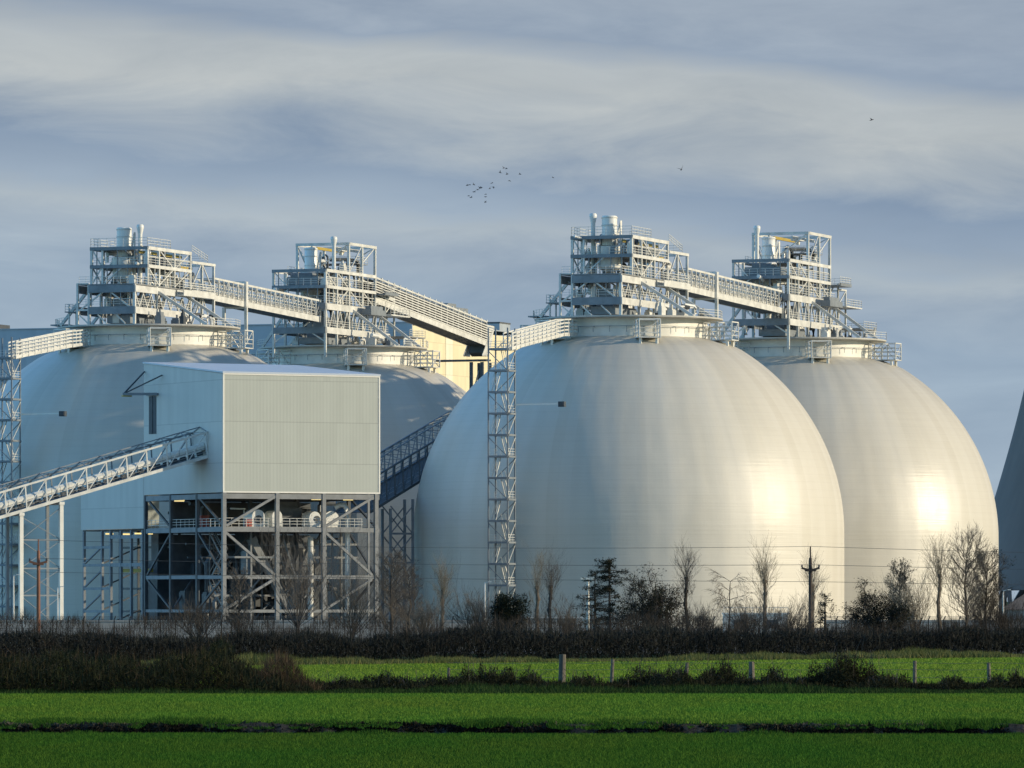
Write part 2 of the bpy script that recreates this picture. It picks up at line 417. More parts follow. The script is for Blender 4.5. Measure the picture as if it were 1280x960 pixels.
def headhouse_one(label, vx, px, seed):
    t = thing('head_house', label, 'steel tower', rz=ROT, group='stepped head houses on the domes')
    g1, g2, g3, g4, g5 = 2.1, 5.3, 8.9, 11.6, 10.3
    # lower storey
    for x, y in ((3, -12), (-4.4, -12), (3, -4), (-6.1, -4), (3, 8.5), (-6.1, 8.5)): col_(t, x, y, .0, g2+.6, .38)
    for x in (-6.3,): col_(t, x, -12, 0, g2+.9, .3); 
    beam(t, (-6.3, -12, g2+.8), (-4.4, -12, g2+.8), .2, .25); beam(t, (-6.3, -12, 2.2), (-4.4, -12, 2.2), .2, .25)
    col_(t, -8.6, -10, 0, 3.2, .2); col_(t, -8.6, -7.5, 0, 3.2, .2)
    MB().box((-8.9, -11, 1.95), (-6.5, -6.5, 2.1)).build('landing', 'deck', t)
    handrail(t, [(-6.5, -11, 2.1), (-8.8, -11, 2.1), (-8.8, -6.6, 2.1)])
    for z in (g1, g2):
        beam(t, (-4.4, -12.24, z), (3.1, -12.24, z), .1, 1.1, 'steel_dark')  # face turned from the sun, shade put into the steel colour
        beam(t, (3.24, -12.2, z), (3.24, 8.6, z), .1, 1.0, 'steel')
        beam(t, (-6.3, -12, z), (-6.3, 8.5, z), .1, 1.2, 'steel_dark')
    vtruss(t, 3, -11.8, 8.4, g1+.55, g2-.6, 7)
    for y in (-12, -4, 8.5): brace(t, (-6, y, g1), (-1.5, y, g2), .22); brace(t, (2.9, y, g1), (-1.5, y, g2), .22)
    for k in range(3):
        brace(t, (-6+3*k, -12, g1-.6), (-4.5+3*k, -12, .1), .18)
    MB().box((-6.1, -12.1, g2+.62), (3.1, 17.5, g2+.76)).build('floor', 'deck', t)
    # upper storey
    for y in (-7.4, -3.2, 2.5, 8.5):
        for x in (3, -6.1): col_(t, x, y, g2+.78, g4, .36, 'steel')
    col_(t, -4.3, -7.4, g2+.78, g4, .3)
    for y in (13, 17.5): 
        for x in (3, -6.1): col_(t, x, y, .1, g5, .34)
    for z in (g3, g4):
        beam(t, (-6.3, -7.6, z), (3.2, -7.6, z), .12, .5, 'steel_dark')
        beam(t, (3.2, -7.4, z), (3.2, 8.6, z), .12, .5); beam(t, (-6.3, -7.4, z), (-6.3, 8.6, z), .12, .5)
        MB().box((-6.2, -7.4, z-.1), (-.2 if z > 10 else 3, 1 if z > 10 else 8.4, z+.06)).build('floor', 'deck', t)
    beam(t, (-6.2, 8.5, g4), (3.1, 8.5, g4), .2, .4); beam(t, (-6.2, 2.5, g4), (3.1, 2.5, g4), .2, .4)
    beam(t, (3.2, 8.8, g5), (3.2, 17.7, g5), .14, .4); beam(t, (-6.2, 8.8, g5), (-6.2, 17.7, g5), .14, .4)
    beam(t, (-6.2, 17.5, g5), (3.1, 17.5, g5), .2, .4)
    beam(t, (3.2, 8.7, g2+.25), (3.2, 17.7, g2+.25), .14, 1.1)
    for (a, b) in (((3, -7.3, g3), (3, -3.3, g2+.9)), ((3, -3.1, g2+.9), (3, 2.4, g3)), ((3, 8.7, g2+.9), (3, 12.8, g5)),
                   ((-6.1, -7.4, g4), (-4.4, -7.4, g3)), ((-6.1, -7.4, g2+.9), (-4.4, -7.4, g3)), ((-4.2, -7.4, g2+.9), (-1, -7.4, g3)),
                   ((3, -3.1, g4), (3, 2.4, g3)), ((-6.1, -7.3, g3), (-6.1, -3.3, g2+.9))):
        brace(t, a, b, .18)
    struts(t, 3.1, (-3.7, 6.3), g2-.1)
    # platform cantilever with tray
    MB().box((3.4, 2.6, g2-.4), (4.6, 14.5, g2-.2)).box((3.4, 2.6, g2-.2), (3.5, 14.5, g2+.5)).box((4.5, 2.6, g2-.2), (4.6, 14.5, g2+.5)).build('side_gallery', 'steel', t)
    handrail(t, [(4.55, 2.6, g2+.5), (4.55, 14.5, g2+.5)], gap=1.2)
    for q in range(9):
        y = -6.6+q*1.85
        MB().bar((3.05, y, g2+.8), (3.05, y, g3 if q % 3 else g4), .13).build('stanchion', 'steel', t)
    for q in range(5):
        MB().bar((-5.2+q*1.7, -7.5, g2+.8), (-5.2+q*1.7, -7.5, g3 if q % 2 else g4), .13).build('stanchion', 'frame', t)
        MB().bar((-4+q*1.6, -12.1, g1+.6), (-4+q*1.6, -12.1, g2-.6), .13).build('stanchion', 'frame', t)
    for z in (g2+2.4, g3+1.5): beam(t, (2.9, -7.4, z), (2.9, 8.4, z), .3, .12, 'rail', 'cable_tray')
    for pts in ([(-6, -12.1, g2+.76), (3, -12.1, g2+.76)], [(-6, -12.1, g1+.6), (3, -12.1, g1+.6)], [(-6, -7.5, g3+.25), (3, -7.5, g3+.25)]): handrail(t, pts, gap=1.2)
    for (a, b) in (((3, 2.6, g2+.9), (3, 8.4, g3)), ((3, 8.4, g4), (3, 2.6, g3)), ((3, 13.1, g5), (3, 17.4, g2+.9)), ((3, 13.1, g2), (3, 17.4, .2)), ((3, 8.7, .2), (3, 12.9, g2))): brace(t, a, b, .14)
    # rails round every floor
    handrail(t, [(3.1, 1, g4+.25), (-.2, 1, g4+.25)] , gap=1.2)
    handrail(t, [(-6.2, 1, g4+.25), (-6.2, -7.5, g4+.25), (3.1, -7.5, g4+.25), (3.1, 1, g4+.25)], h=1.3, gap=1.3)
    handrail(t, [(3.1, -7.4, g3+.25), (3.1, 8.4, g3+.25)], gap=1.4)
    handrail(t, [(3.1, -11.9, g2+.76), (3.1, 17.4, g2+.76)], gap=1.5)
    handrail(t, [(3.1, -11.9, g1+.6), (3.1, 8.4, g1+.6)], gap=1.5)
    handrail(t, [(3.1, 9, g4+.2), (3.1, 15, g5+.2), (-1, 15, g5+.2)], gap=1.3)
    # roof edge rail and kerb on the platform
    handrail(t, [(-9, -11, .1), (-12.5, -6.5, .1), (-14, -2, .1)], gap=1.3)
    MB().box((-13.3, -6.6, .22), (-10.6, -2.2, .42)).build('hatch', 'steel_dark', t)
    handrail(t, [(12.2, -4, .05), (13.4, 2, .05), (12.4, 6, .05)], gap=1.4)
    # process plant
    vessel(t, vx, -4.2, g2+1.2, 1.12, g3-1.6, g4-1.2, 1.75, g4+.4, g4+3.3)
    vent(t, px, -4.6, g2+1, g4+3.7)
    MB().box((-4.6, 3, g3+.1), (1.8, 7.8, g3+1.6)).box((-3, 4, g3+1.6), (.8, 6.8, g3+2.2)).build('conveyor_head', 'steel_dark', t)
    MB().box((-2.2, -10.4, .25), (1.6, -1.5, 1.4)).box((-1.6, -9.6, 1.4), (1.0, -3, 3.9)).build('distributor_chute', 'steel_dark', t)
    MB().lathe([(2.0, .2), (2.0, 1.5), (1.1, 3.1), (1.1, 5.0)], 18, (-2, 2.5)).build('feed_hopper', 'steel', t, True)
    beam(t, (1.6, -7.5, g4-.55), (1.6, 8.4, g4-.55), .25, .4, 'yellow', 'crane_beam')
    beam(t, (-.6, 9, g5-.5), (-.6, 17.3, g5-.5), .25, .4, 'yellow', 'crane_beam')
    MB().tube([(2.2, 1.4, g2+.8), (2.2, 1.4, g2+2.6), (2.0, 1.4, g2+2.8)], .45, 10).build('air_receiver', 'blue' if seed == 3 else 'vessel', t, True)
    MB().tube([(2.3, -6.4, g3+.2), (2.3, -6.4, g4-.9), (2.3, -5, g4-.5), (0, -4.4, g4-.4)], .3, 9).build('duct', 'vessel', t, True)
    # stair flights
    for (a, b) in (((2.0, 9.5, .3), (2.0, 15, g2)), ((-5, -6, g2+.9), (-5, -1, g3))):
        m = MB()
        for dx in (-.45, .45):
            m.bar(Vector(a)+Vector((dx, 0, 0)), Vector(b)+Vector((dx, 0, 0)), .08, .28)
            m.bar(Vector(a)+Vector((dx, 0, 1)), Vector(b)+Vector((dx, 0, 1)), .06)
        for k in range(12): 
            p = Vector(a).lerp(Vector(b), (k+.5)/12); m.box((p.x-.45, p.y-.12, p.z), (p.x+.45, p.y+.12, p.z+.04))
        m.build('stair', 'rail', t)
    clutter(t, [(-5.5, -11, .25, 2.6, 7, g1), (-5.6, -11.5, g1+.7, 2.7, 8, g2), (-5.6, -7, g2+.8, 2.7, 8, g3), (-5.6, 0, g2+.8, 2.7, 16.5, g3), (-5.6, -7, g3+.1, 2.7, 2, g4), (4, -8, .1, 9, 10, 1.6)], seed, 60, 40)
    return t

def headhouse_two(label, vpx, vpy, seed):
    t = thing('tall_head_house', label, 'steel tower', rz=ROT, group='tall framed head houses on the domes')
    g1, g2, g3, g4, g5 = 2.3, 6.1, 9.3, 11.9, 16.7
    y0, y1, y2 = -14.8, -4.9, 6.5
    for y in (y0, -10):
        for x in (3, -6): col_(t, x, y, .1 if y > -14 else -2.0, g4, .36)
    for y in (y1, .8, y2):
        for x in (3, -6): col_(t, x, y, .1, g5, .38)
    col_(t, -3.4, y1, .1, g5, .28); 
    for y in (11, 15):
        for x in (3, -4): col_(t, x, y, .1, g2+2.6 if y > 12 else g3+.2, .26)
    for z, ya in ((g1, y0), (g2, y0)):
        beam(t, (-6, ya-.24, z), (3.1, ya-.24, z), .1, 1.05, 'steel_dark')
        beam(t, (3.24, ya, z), (3.24, 12.5 if z < 3 else 9, z), .1, 1.0)
        beam(t, (-6.2, ya, z), (-6.2, y2, z), .1, 1.0, 'steel_dark')
    for z in (g3, g4):
        beam(t, (-6.2, y0-.24, z), (3.2, y0-.24, z), .12, .5, 'steel_dark')
        beam(t, (3.22, y0, z), (3.22, y2, z), .12, .5); beam(t, (-6.22, y0, z), (-6.22, y2, z), .12, .5)
    for z in (g5,):
        beam(t, (-6.2, y1-.2, z), (3.2, y1-.2, z), .14, .45); beam(t, (3.2, y1, z), (3.2, y2+.2, z), .14, .45)
        beam(t, (-6.2, y1, z), (-6.2, y2+.2, z), .14, .45); beam(t, (-6.2, y2, z), (3.2, y2, z), .14, .45)
    vtruss(t, 3, y0+.2, 12, g1+.5, g2-.5, 9)
    MB().box((-6, y0, g2+.5), (3.1, 9, g2+.64)).build('floor', 'deck', t)
    MB().box((-6, y0, g3-.1), (3.1, 6.4, g3+.05)).build('floor', 'deck', t)
    MB().box((-6, -9, g4-.1), (3.1, 1, g4+.05)).build('floor', 'deck', t)
    MB().box((-4.8, 0.5, g4+1.9), (2, 5.8, g4+2.0)).build('floor', 'deck', t)
    for (a, b) in (((3, y1, g4), (3, .7, g5)), ((3, .9, g4+2), (3, y2, g5)), ((3, y1, g3), (3, .7, g2+.7)), ((3, y0, g4), (3, -10.1, g3)),
                   ((3, .9, g3), (3, 6.4, g2+.6)), ((-6, y0, g4), (-3.5, y0, g3)), ((-6, y1, g5), (-3.5, y1, g4)), ((3, y1, g5), (-3.3, y1, g4+.2)),
                   ((-6, y1, g5), (-6, .7, g4)), ((-6, .9, g4), (-6, y2, g5)), ((3, y2, g5), (-6, y2, g4)), ((3, -9.9, g4), (3, y1, g3)),
                   ((3, -9.9, g2+.7), (3, y1, g3)), ((-6, y0, g2), (-2, y0, g1)), ((3, y0, g2), (-1.5, y0, g1)), ((-6, y0, g2+.7), (-3, y0, g3)),
                   ((-6, y0, .4), (-3, y0, g1)), ((3, y0, .4), (0, y0, g1))):
        brace(t, a, b, .18)
    struts(t, 3.1, (-3.5, 6.5), g2-.1)
    for q in range(11):
        y = -13.4+q*1.85
        MB().bar((3.05, y, g2+.7), (3.05, y, g3 if q % 3 else g4), .13).build('stanchion', 'steel', t)
    for q in range(5):
        MB().bar((-5.1+q*1.7, y0-.1, g2+.7), (-5.1+q*1.7, y0-.1, g3 if q % 2 else g4), .13).build('stanchion', 'frame', t)
        MB().bar((-4+q*1.6, y0-.1, g1+.6), (-4+q*1.6, y0-.1, g2-.6), .13).build('stanchion', 'frame', t)
    for z in (g2+2.2, g3+1.6): beam(t, (2.9, y0, z), (2.9, 6, z), .3, .12, 'rail', 'cable_tray')
    # stepped platforms at the back right
    MB().box((-2, y2+.2, g3-.35), (4.8, 12.5, g3-.15)).box((4.6, y2+.2, g3-.15), (4.8, 12.5, g3+.15)).build('side_gallery', 'steel_dark', t)
    handrail(t, [(4.7, y2+.2, g3), (4.7, 12.4, g3), (-2, 12.4, g3)], gap=1.3)
    MB().box((-2, 7.5, g2-.5), (5.5, 16, g2-.3)).build('side_gallery', 'steel', t)
    handrail(t, [(5.4, 7.5, g2-.3), (5.4, 15.9, g2-.3), (-2, 15.9, g2-.3)], gap=1.3)
    MB().box((0, 12, 2.2), (7, 19, 2.4)).build('side_gallery', 'deck', t)
    handrail(t, [(7, 12, 2.4), (7, 18.9, 2.4), (0, 18.9, 2.4)], gap=1.3)
    col_(t, 6.8, 12.4, .1, 2.2, .2); col_(t, 6.8, 18.5, .1, 2.2, .2)
    beam(t, (3.1, 11, g3+.1), (3.1, 15, g3+.1), .2, .3); brace(t, (3, 11, g2), (3, 15, g2+2.4), .16)
    beam(t, (3.1, 11, g2+2.5), (3.1, 15, g2+2.5), .2, .25); beam(t, (-4, 15, g2+2.5), (3.1, 15, g2+2.5), .2, .25)
    for pts in ([(-6, -9, g4), (-6, 1, g4)], [(3.1, -9, g4+.05), (3.1, 1, g4+.05)], [(3.1, y0, g3+.25), (3.1, y2, g3+.25)],
                [(-6, y0, g3+.25), (3.1, y0, g3+.25)], [(3.1, y0, g2+.6), (3.1, 9, g2+.6)], [(-6, y0, g2+.6), (3, y0, g2+.6)], [(3.1, y0, g1+.5), (3.1, 12, g1+.5)],
                [(-4.8, .5, g4+2), (2, .5, g4+2), (2, 5.8, g4+2)], [(-9, -11, .1), (-12.5, -6.5, .1), (-14, -2, .1)], [(12.2, -4, .05), (13.8, 2, .05), (12.4, 6.5, .05)]):
        handrail(t, pts, gap=1.4)
    vessel(t, -2.9, -6.6, g2+1.2, 1.05, g3-1.2, g4+.2, 1.7, g4+1.2, g4+4.2)
    vent(t, vpx, vpy, g2+1, g5+1.1)
    beam(t, (-2.6, y1-.1, g5-.6), (-2.6, y2, g5-.6), .3, .45, 'yellow', 'crane_beam')
    beam(t, (.4, y1-.1, g5-.6), (.4, y2, g5-.6), .3, .45, 'steel', 'crane_beam')
    MB().box((-.6, -2.5, g5-1.0), (.9, .2, g5-.45)).box((-.1, -1.4, g5-1.6), (.4, -.8, g5-1.0)).build('hoist', 'white', t)
    MB().tube([(-2.2, 0, g4+2.6), (0, 2.6, g4+2.7), (1.2, 3.4, g4+2.4), (1.4, 3.6, g4+.2)], .33, 9).build('duct', 'dark', t, True)
    MB().box((-4.6, -13.6, g3+.06), (1.2, -10.6, g3+1.7)).box((-3.6, -13, g3+1.7), (0, -11.4, g3+2.3)).build('conveyor_head', 'steel_dark', t)
    MB().box((-2.8, -12, .25), (1.6, -2, 1.3)).box((-2.0, -10.6, 1.3), (1.0, -4, 4.6)).build('distributor_chute', 'steel_dark', t)
    MB().lathe([(1.9, .2), (1.9, 1.6), (1.0, 3.4), (1.0, 5.6)], 18, (-1.6, 2)).build('feed_hopper', 'steel', t, True)
    MB().box((4.2, -2, g2-.8), (5.8, 4.5, g2+.1)).box((4.5, -1.4, g2+.1), (5.5, 3.8, g2+.7)).build('drive_unit', 'steel_dark', t)
    m = MB()
    for dx in (-.45, .45):
        m.bar((1.6+dx, 7, g2), (1.6+dx, 12, g3), .08, .28); m.bar((1.6+dx, 7, g2+1), (1.6+dx, 12, g3+1), .06)
    for k in range(12): m.box((1.15, 7.1+k*.41, g2+.2+k*.26), (2.05, 7.35+k*.41, g2+.24+k*.26))
    m.build('stair', 'rail', t)
    clutter(t, [(-5.5, -13, .25, 2.6, 9, g1), (-5.6, -14, g1+.7, 2.7, 9, g2), (-5.6, -14, g2+.65, 2.7, 6, g3), (-5.6, -14, g3+.1, 2.7, 6, g4), (-5.6, -4, g4+.1, 2.7, 5.5, g4+3), (4, -8, .1, 9, 12, 1.6)], seed, 60, 40)
    return t
h = headhouse_one('stepped steel tower with white drum, on the front right dome', -1.5, -3.9, 3); h.location = DC+Vector((0, 0, ZP))
h = headhouse_one('stepped steel tower with white drum, on the leftmost dome', -2.2, .6, 8); h.location = DA+Vector((0, 0, ZP))
h = headhouse_two('tall open steel frame on the half-hidden dome above the white building', 1.2, -6.8, 21); h.location = DB+Vector((0, 0, ZP))
h = headhouse_two('tall open steel frame on the far right sunlit dome', -4.2, -8.6, 34); h.location = DD+Vector((0, 0, ZP))

# ------------------------------------------------------------------ conveyor galleries
def local_frame(p0, p1):
    d = p1-p0; L = math.hypot(d.x, d.y); return L, d.z, math.atan2(d.y, d.x)
def gallery(label, p0, p1, w, hgt, style, portals=(), bend=0):
    L, dz, rz = local_frame(p0, p1)
    t = thing('conveyor_gallery', label, 'conveyor', p0, rz, 'overhead conveyor galleries')
    zz = lambda x: dz*x/L
    P = lambda x, y, z: (x, y, z+zz(x))
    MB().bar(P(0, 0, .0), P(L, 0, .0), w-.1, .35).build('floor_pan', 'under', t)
    m = MB().bar(P(0, 0, .75), P(L, 0, .75), 1.3, .5); m.bar(P(0, 0, 1.25), P(L, 0, 1.25), .9, .4)
    m.build('belt_housing', 'steel', t)
    for s in (-1, 1):
        y = s*w/2
        f = MB()
        f.bar(P(0, y, .2), P(L, y, .2), .16, .9); f.bar(P(0, y, hgt), P(L, y, hgt), .22, .3)
        n = int(L/(1.9 if style == 'truss' else 2.6))
        for i in range(n+1):
            x = L*i/n; f.bar(P(x, y, .6), P(x, y, hgt), .17)
            if i < n and style == 'truss': f.bar(P(x, y, hgt) if i % 2 else P(x, y, .6), P(L*(i+1)/n, y, .6) if i % 2 else P(L*(i+1)/n, y, hgt), .1)
        f.build('side_truss', 'steel', t)
        r = MB()
        if style == 'truss':
            for z in (1.0, 1.5, 2.0, 2.5): r.bar(P(0, y-s*.35, z), P(L, y-s*.35, z), .08, .12)
        else:
            for k in range(7): r.bar(P(0, y+s*.12, .75+k*(hgt-1.0)/7), P(L, y+s*.12, .75+k*(hgt-1.0)/7), .1, .2)
            for i in range(n+1): r.bar(P(L*i/n, y, hgt), P(L*i/n, y, hgt+.35), .3, .3)
        if style != 'truss': MB().bar(P(0, y-s*.25, hgt*.5+.2), P(L, y-s*.25, hgt*.5+.2), .06, hgt-.9).build('slat_shade_panel', 'under', t)  # dark sheet added to paint the shade behind the slats
        r.build('side_rails', 'rail', t)
    rf = MB()
    n = int(L/3)
    for i in range(n+1): rf.bar(P(L*i/n, -w/2, hgt-.02), P(L*i/n, w/2, hgt-.02), .14)
    rf.bar(P(0, 0, hgt-.2), P(L, 0, hgt-.2), 1.2, .12)
    rf.build('roof_frame', 'steel', t)
    for x, down in portals:
        f = MB()
        for s in (-1, 1):
            f.bar(P(x, s*(w/2+.25), -.2), P(x, s*(w/2+.25), hgt+.5), .75, .4)
            f.bar(P(x, s*(w/2+.25), -.3), (x, s*(w/2+.25), zz(x)-down), .45)
        f.bar(P(x, -w/2-.2, hgt+.4), P(x, w/2+.2, hgt+.4), .4, .3); f.bar(P(x, -w/2-.2, -.3), P(x, w/2+.2, -.3), .4, .4)
        f.build('portal', 'steel', t)
    if bend:
        b = MB()
        for s in (-1, 1):
            for k in range(7):
                y = s*(w/2+.12); xo = L+.3+k*.55; zo = .75+(6-k)*0+k*(hgt-1.0)/7
                b.bar(P(L, y, zo), (L+.3+k*.5, y, zz(L)+zo-.1), .1, .3)
                b.bar((L+.3+k*.5, y, zz(L)+zo), (L-2.4+k*.5, y, zz(L)-bend), .1, .3)
        b.build('hood_slats', 'rail', t)
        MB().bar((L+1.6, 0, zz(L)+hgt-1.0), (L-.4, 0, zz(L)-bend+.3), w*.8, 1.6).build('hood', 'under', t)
    return t
def dl(D, x, y, z): return D+U*x+V*y+Vector((0, 0, z))
gy = 1.4
gallery('lattice conveyor bridge running from the front right dome to the sunlit dome behind it', dl(DC, gy, 17.6, 50.2), dl(DD, gy-1, -14.6, 48.9), 3.2, 3.2, 'truss', ((12.5, 5.8),))
gallery('lattice conveyor bridge running between the two left domes', dl(DA, gy, 17.6, 50.2), dl(DB, gy-1, -14.6, 48.9), 3.2, 3.2, 'truss', ((12.5, 5.8),))
ge = dl(DB, gy, 58, 48.0)
gallery('slatted conveyor bridge sloping down from the half-hidden dome past the cream building', dl(DB, gy, 6.8, 53.0), ge, 3.2, 3.9, 'slat', (), 2.0)
# its support trestle
t = thing('trestle', 'dark steel trestle under the low end of the slatted conveyor', 'trestle', (ge.x, ge.y, 0), ROT)
for x in (-1.0, 1.0):
    for y in (-.6, 3.2): col_(t, x, y, 0, 45.0, .5, 'dark')
beam(t, (-7.5, 0, 45.3), (2, 0, 45.3), 2.2, .3, 'dark', 'landing')
for k in range(8):
    for x in (-1.0, 1.0): brace(t, (x, -.6, k*5.5), (x, 3.2, k*5.5+5.4), .16, 'steel_dark')

# ------------------------------------------------------------------ access towers and walkways
def tower(label, x, y, ztop, arm):
    t = thing('access_tower', label, 'stair tower', (x, y, 0), ROT, 'access towers beside the domes')
    w = 2.9
    for a in (0, -w):
        for b in (0, w): col_(t, a, b, 0, ztop+3, .17, 'steel_dark')  # dark steel paints the dome's shade onto the tower
    n = round(ztop/3.05); dzv = ztop/n
    for k in range(1, n+1):
        z = k*dzv
        m = MB().box((-w-.1, -.1, z-.12), (.1, w+.1, z+.02))
        m.bar((-w, -.15, z), (0, -.15, z), .1, .28); m.bar((.15, 0, z), (.15, w, z), .1, .28)
        m.build('landing', 'steel_dark' if k % 2 else 'steel_dark', t)
    for k in range(0, n+1):
        z = k*dzv; u = dzv-.3
        if k % 2 == 0 or k >= n-1:
            m = MB().rail([(-w, 0, z), (0, 0, z), (0, w, z)], gap=1.0); m.build('handrail', 'rail', t)
        brace(t, (.05, 0, z), (.05, w, z+u), .11, 'steel')
        brace(t, (-w, w, z), (0, w, z+u), .1, 'steel_dark') if k % 2 else brace(t, (-w, 0, z+u), (0, 0, z), .1, 'steel_dark')
    for k in range(n):
        z = k*dzv; m = MB()
        a = Vector((-w*.78 if k % 2 else -w*.3, .4 if k % 2 else w-.4, z)); b = Vector((a.x, w-.4 if k % 2 else .4, z+dzv))
        for dx in (-.3, .3): m.bar(a+Vector((dx, 0, 0)), b+Vector((dx, 0, 0)), .06, .22); m.bar(a+Vector((dx, 0, 1)), b+Vector((dx, 0, 1)), .05)
        m.build('stair', 'steel', t)
    if arm:
        z = arm
        b = MB().bar((0, w, z), (7.6, w-2.2, z), .16, .20).build('lamp_arm', 'white', t)
        MB().box((7.5, w-2.7, z-.45), (8.4, w-1.9, z+.3)).box((7.6, w-2.8, z-.3), (8.3, w-2.7, z+.2)).build('floodlight', 'dark', b)
    return t
TC = at(634.5, 0, 828); TC.z = 0
tower('tall lattice stair tower in front of the big front dome', TC.x, TC.y, 39.4, 31.6)
TA = at(14.5, 0, 858); TA.z = 0
tower('lattice stair tower at the left edge beside the leftmost dome', TA.x, TA.y, 39.4, 31.2)

def walkway(label, pts, w=1.3):
    p0 = pts[0]
    L, dz, rz = local_frame(pts[0], pts[-1])
    t = thing('walkway', label, 'walkway', p0, rz, 'railed walkways from tower to dome')
    mat = Matrix.Rotation(-rz, 3, 'Z')
    q = [mat @ (p-p0) for p in pts]
    m = MB()
    for a, b in zip(q, q[1:]): m.bar(a, b, w, .28)
    m.build('deck', 'steel', t)
    for s in (-1, 1):
        r = MB(); o = Vector((0, s*w/2, 0))
        for a, b in zip(q, q[1:]):
            k = max(1, round((b-a).length/1.6))
            for i in range(k+1):
                p = a.lerp(b, i/k)+o; r.bar(p-Vector((0, 0, .2)), p+Vector((0, 0, 2.3)), .13)
            for j in range(5):
                z = Vector((0, 0, .25+j*.5)); r.bar(a+o+z, b+o+z, .07, .2)
        r.build('side_rails', 'rail', t)
    return t
walkway('railed walkway climbing from the stair tower to the front right dome', [TC+Vector((0, 1, 39.4)), at(700, 419, 846), at(716, 418.5, 850.5)])
walkway('railed walkway climbing from the left edge tower to the leftmost dome', [TA+Vector((0, 1, 39.4)), at(86, 433, 871), at(104, 431, 877)])

# ------------------------------------------------------------------ white transfer building on legs
P0 = at(279, 0, 790); P0.z = 0
RB = math.atan2(11.0, 20.8)
W_, D_ = 23.5, 25.9
ZB, ZF, ZR = 18.5, 34.5, 36.7
b = thing('transfer_building', 'white clad building raised on an open steel frame', 'building', P0, RB)
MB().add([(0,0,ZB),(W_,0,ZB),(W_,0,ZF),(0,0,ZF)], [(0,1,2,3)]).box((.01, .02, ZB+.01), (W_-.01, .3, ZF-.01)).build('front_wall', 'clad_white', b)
def wallpoly(v0, off): return [tuple(Vector(p)) for p in v0]+[tuple(Vector(p)+Vector(off)) for p in v0]
q6 = [(3,2,1,0),(4,5,6,7),(0,1,5,4),(1,2,6,5),(2,3,7,6),(3,0,4,7)]
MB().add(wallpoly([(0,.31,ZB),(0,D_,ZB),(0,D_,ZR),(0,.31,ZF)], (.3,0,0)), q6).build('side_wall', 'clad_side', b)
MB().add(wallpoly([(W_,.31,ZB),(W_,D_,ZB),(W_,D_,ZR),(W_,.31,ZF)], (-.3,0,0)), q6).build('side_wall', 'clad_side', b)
MB().box((.31, D_-.3, ZB), (W_-.31, D_, ZR)).build('back_wall', 'clad_white', b)
MB().add(wallpoly([(-.12,-.12,ZF+.03),(W_+.12,-.12,ZF+.03),(W_+.12,D_+.12,ZR+.03),(-.12,D_+.12,ZR+.03)], (0,0,.22)), q6).build('roof', 'roof', b)
tr = MB()
tr.box((-.07, -.07, ZB), (.16, -.002, ZF)).box((W_-.16, -.07, ZB), (W_+.07, -.002, ZF)).box((-.05, -.09, ZF-.18), (W_+.05, -.072, ZF+.02)).box((-.06, -.09, ZB-.05), (W_+.05, -.074, ZB+.16))
tr.build('corner_trim', 'white', b)
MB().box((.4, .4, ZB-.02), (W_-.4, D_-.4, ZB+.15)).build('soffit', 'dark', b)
# hoist door and jib
MB().box((-.05, 21.7, 26.9), (.1, 24.1, 32.1)).box((-.12, 22.8, 26.9), (-.05, 22.95, 32.1)).build('hoist_door', 'dark', b)
j = MB().bar((3.0-3.2, 21.0, 32.35), (-4.2, 23.6, 32.35), .35, .35); j.bar((-.1, 21.0, 32.35), (-.1, 24.6, 32.35), .3, .3)
j = j.build('jib', 'steel_dark', b)
MB().bar((-4.1, 23.5, 32.4), (-.1, 25.4, 35.6), .16).build('tie_rod', 'dark', j); MB().bar((-4.1, 23.5, 32.4), (-.1, 19.5, 34.9), .16).build('tie_rod', 'dark', j)
MB().box((-4.3, 23.2, 32.0), (-3.0, 23.9, 32.16)).build('hook_block', 'yellow', j)
# lower annexe behind
MB().box((0, 26.0, 13.9), (.3, 47.5, 21.8)).build('annexe_wall', 'clad_side', b)
MB().box((.31, 26.0, 21.4), (12, 47.5, 21.7)).build('annexe_roof', 'roof', b)
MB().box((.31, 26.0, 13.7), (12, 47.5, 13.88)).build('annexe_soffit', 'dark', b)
MB().box((.31, 47.2, 13.9), (12, 47.49, 21.39)).build('annexe_back_wall', 'clad_white', b)
# legs
xs = [.18, 8.1, 15.1, W_-.45]
ys = [.18, 8.6, 17.2, D_-.3]
for i, x in enumerate(xs):
    for k, y in enumerate(ys):
        col_(b, x, y, 0, ZB-.06, .52 if k == 0 else .45, 'frame' if k == 0 else 'interior')  # rows behind the front take the steel darkened for shade
col_(b, W_-1.6, .2, 0, ZB-.06, .3, 'frame')
for y in ys:
    for z, hh in ((13.5, .6), (7.1, .5), (2.5, .4), (ZB-.5, .7)):
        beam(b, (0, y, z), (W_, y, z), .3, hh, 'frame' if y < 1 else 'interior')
for x in (xs[0], xs[-1]):
    for z, hh in ((13.5, .6), (7.1, .5), (2.5, .4), (ZB-.5, .7)):
        beam(b, (x, .4, z), (x, D_-.3, z), .3, hh, 'steel_dark')
MB().box((.3, .5, 13.72), (W_-.3, D_-.4, 13.9)).build('floor', 'deck', b)
MB().box((8.4, 9, 7.3), (W_-.3, D_-.4, 7.45)).build('floor', 'deck', b)
for (x0, z0, x1, z1) in ((.5, 14, 7.8, 18), (8.0-.3, 7.4, .4, 13.1), (.4, 2.8, 7.8, 6.9), (22.6, 18, 15.4, 14), (15.4, 13.1, 22.4, 7.4), (22.4, 6.8, 15.4, 2.8), (.4, 2.3, 2.4, 0.2)):
    brace(b, (x0, .15, z0), (x1, .15, z1), .34, 'frame')
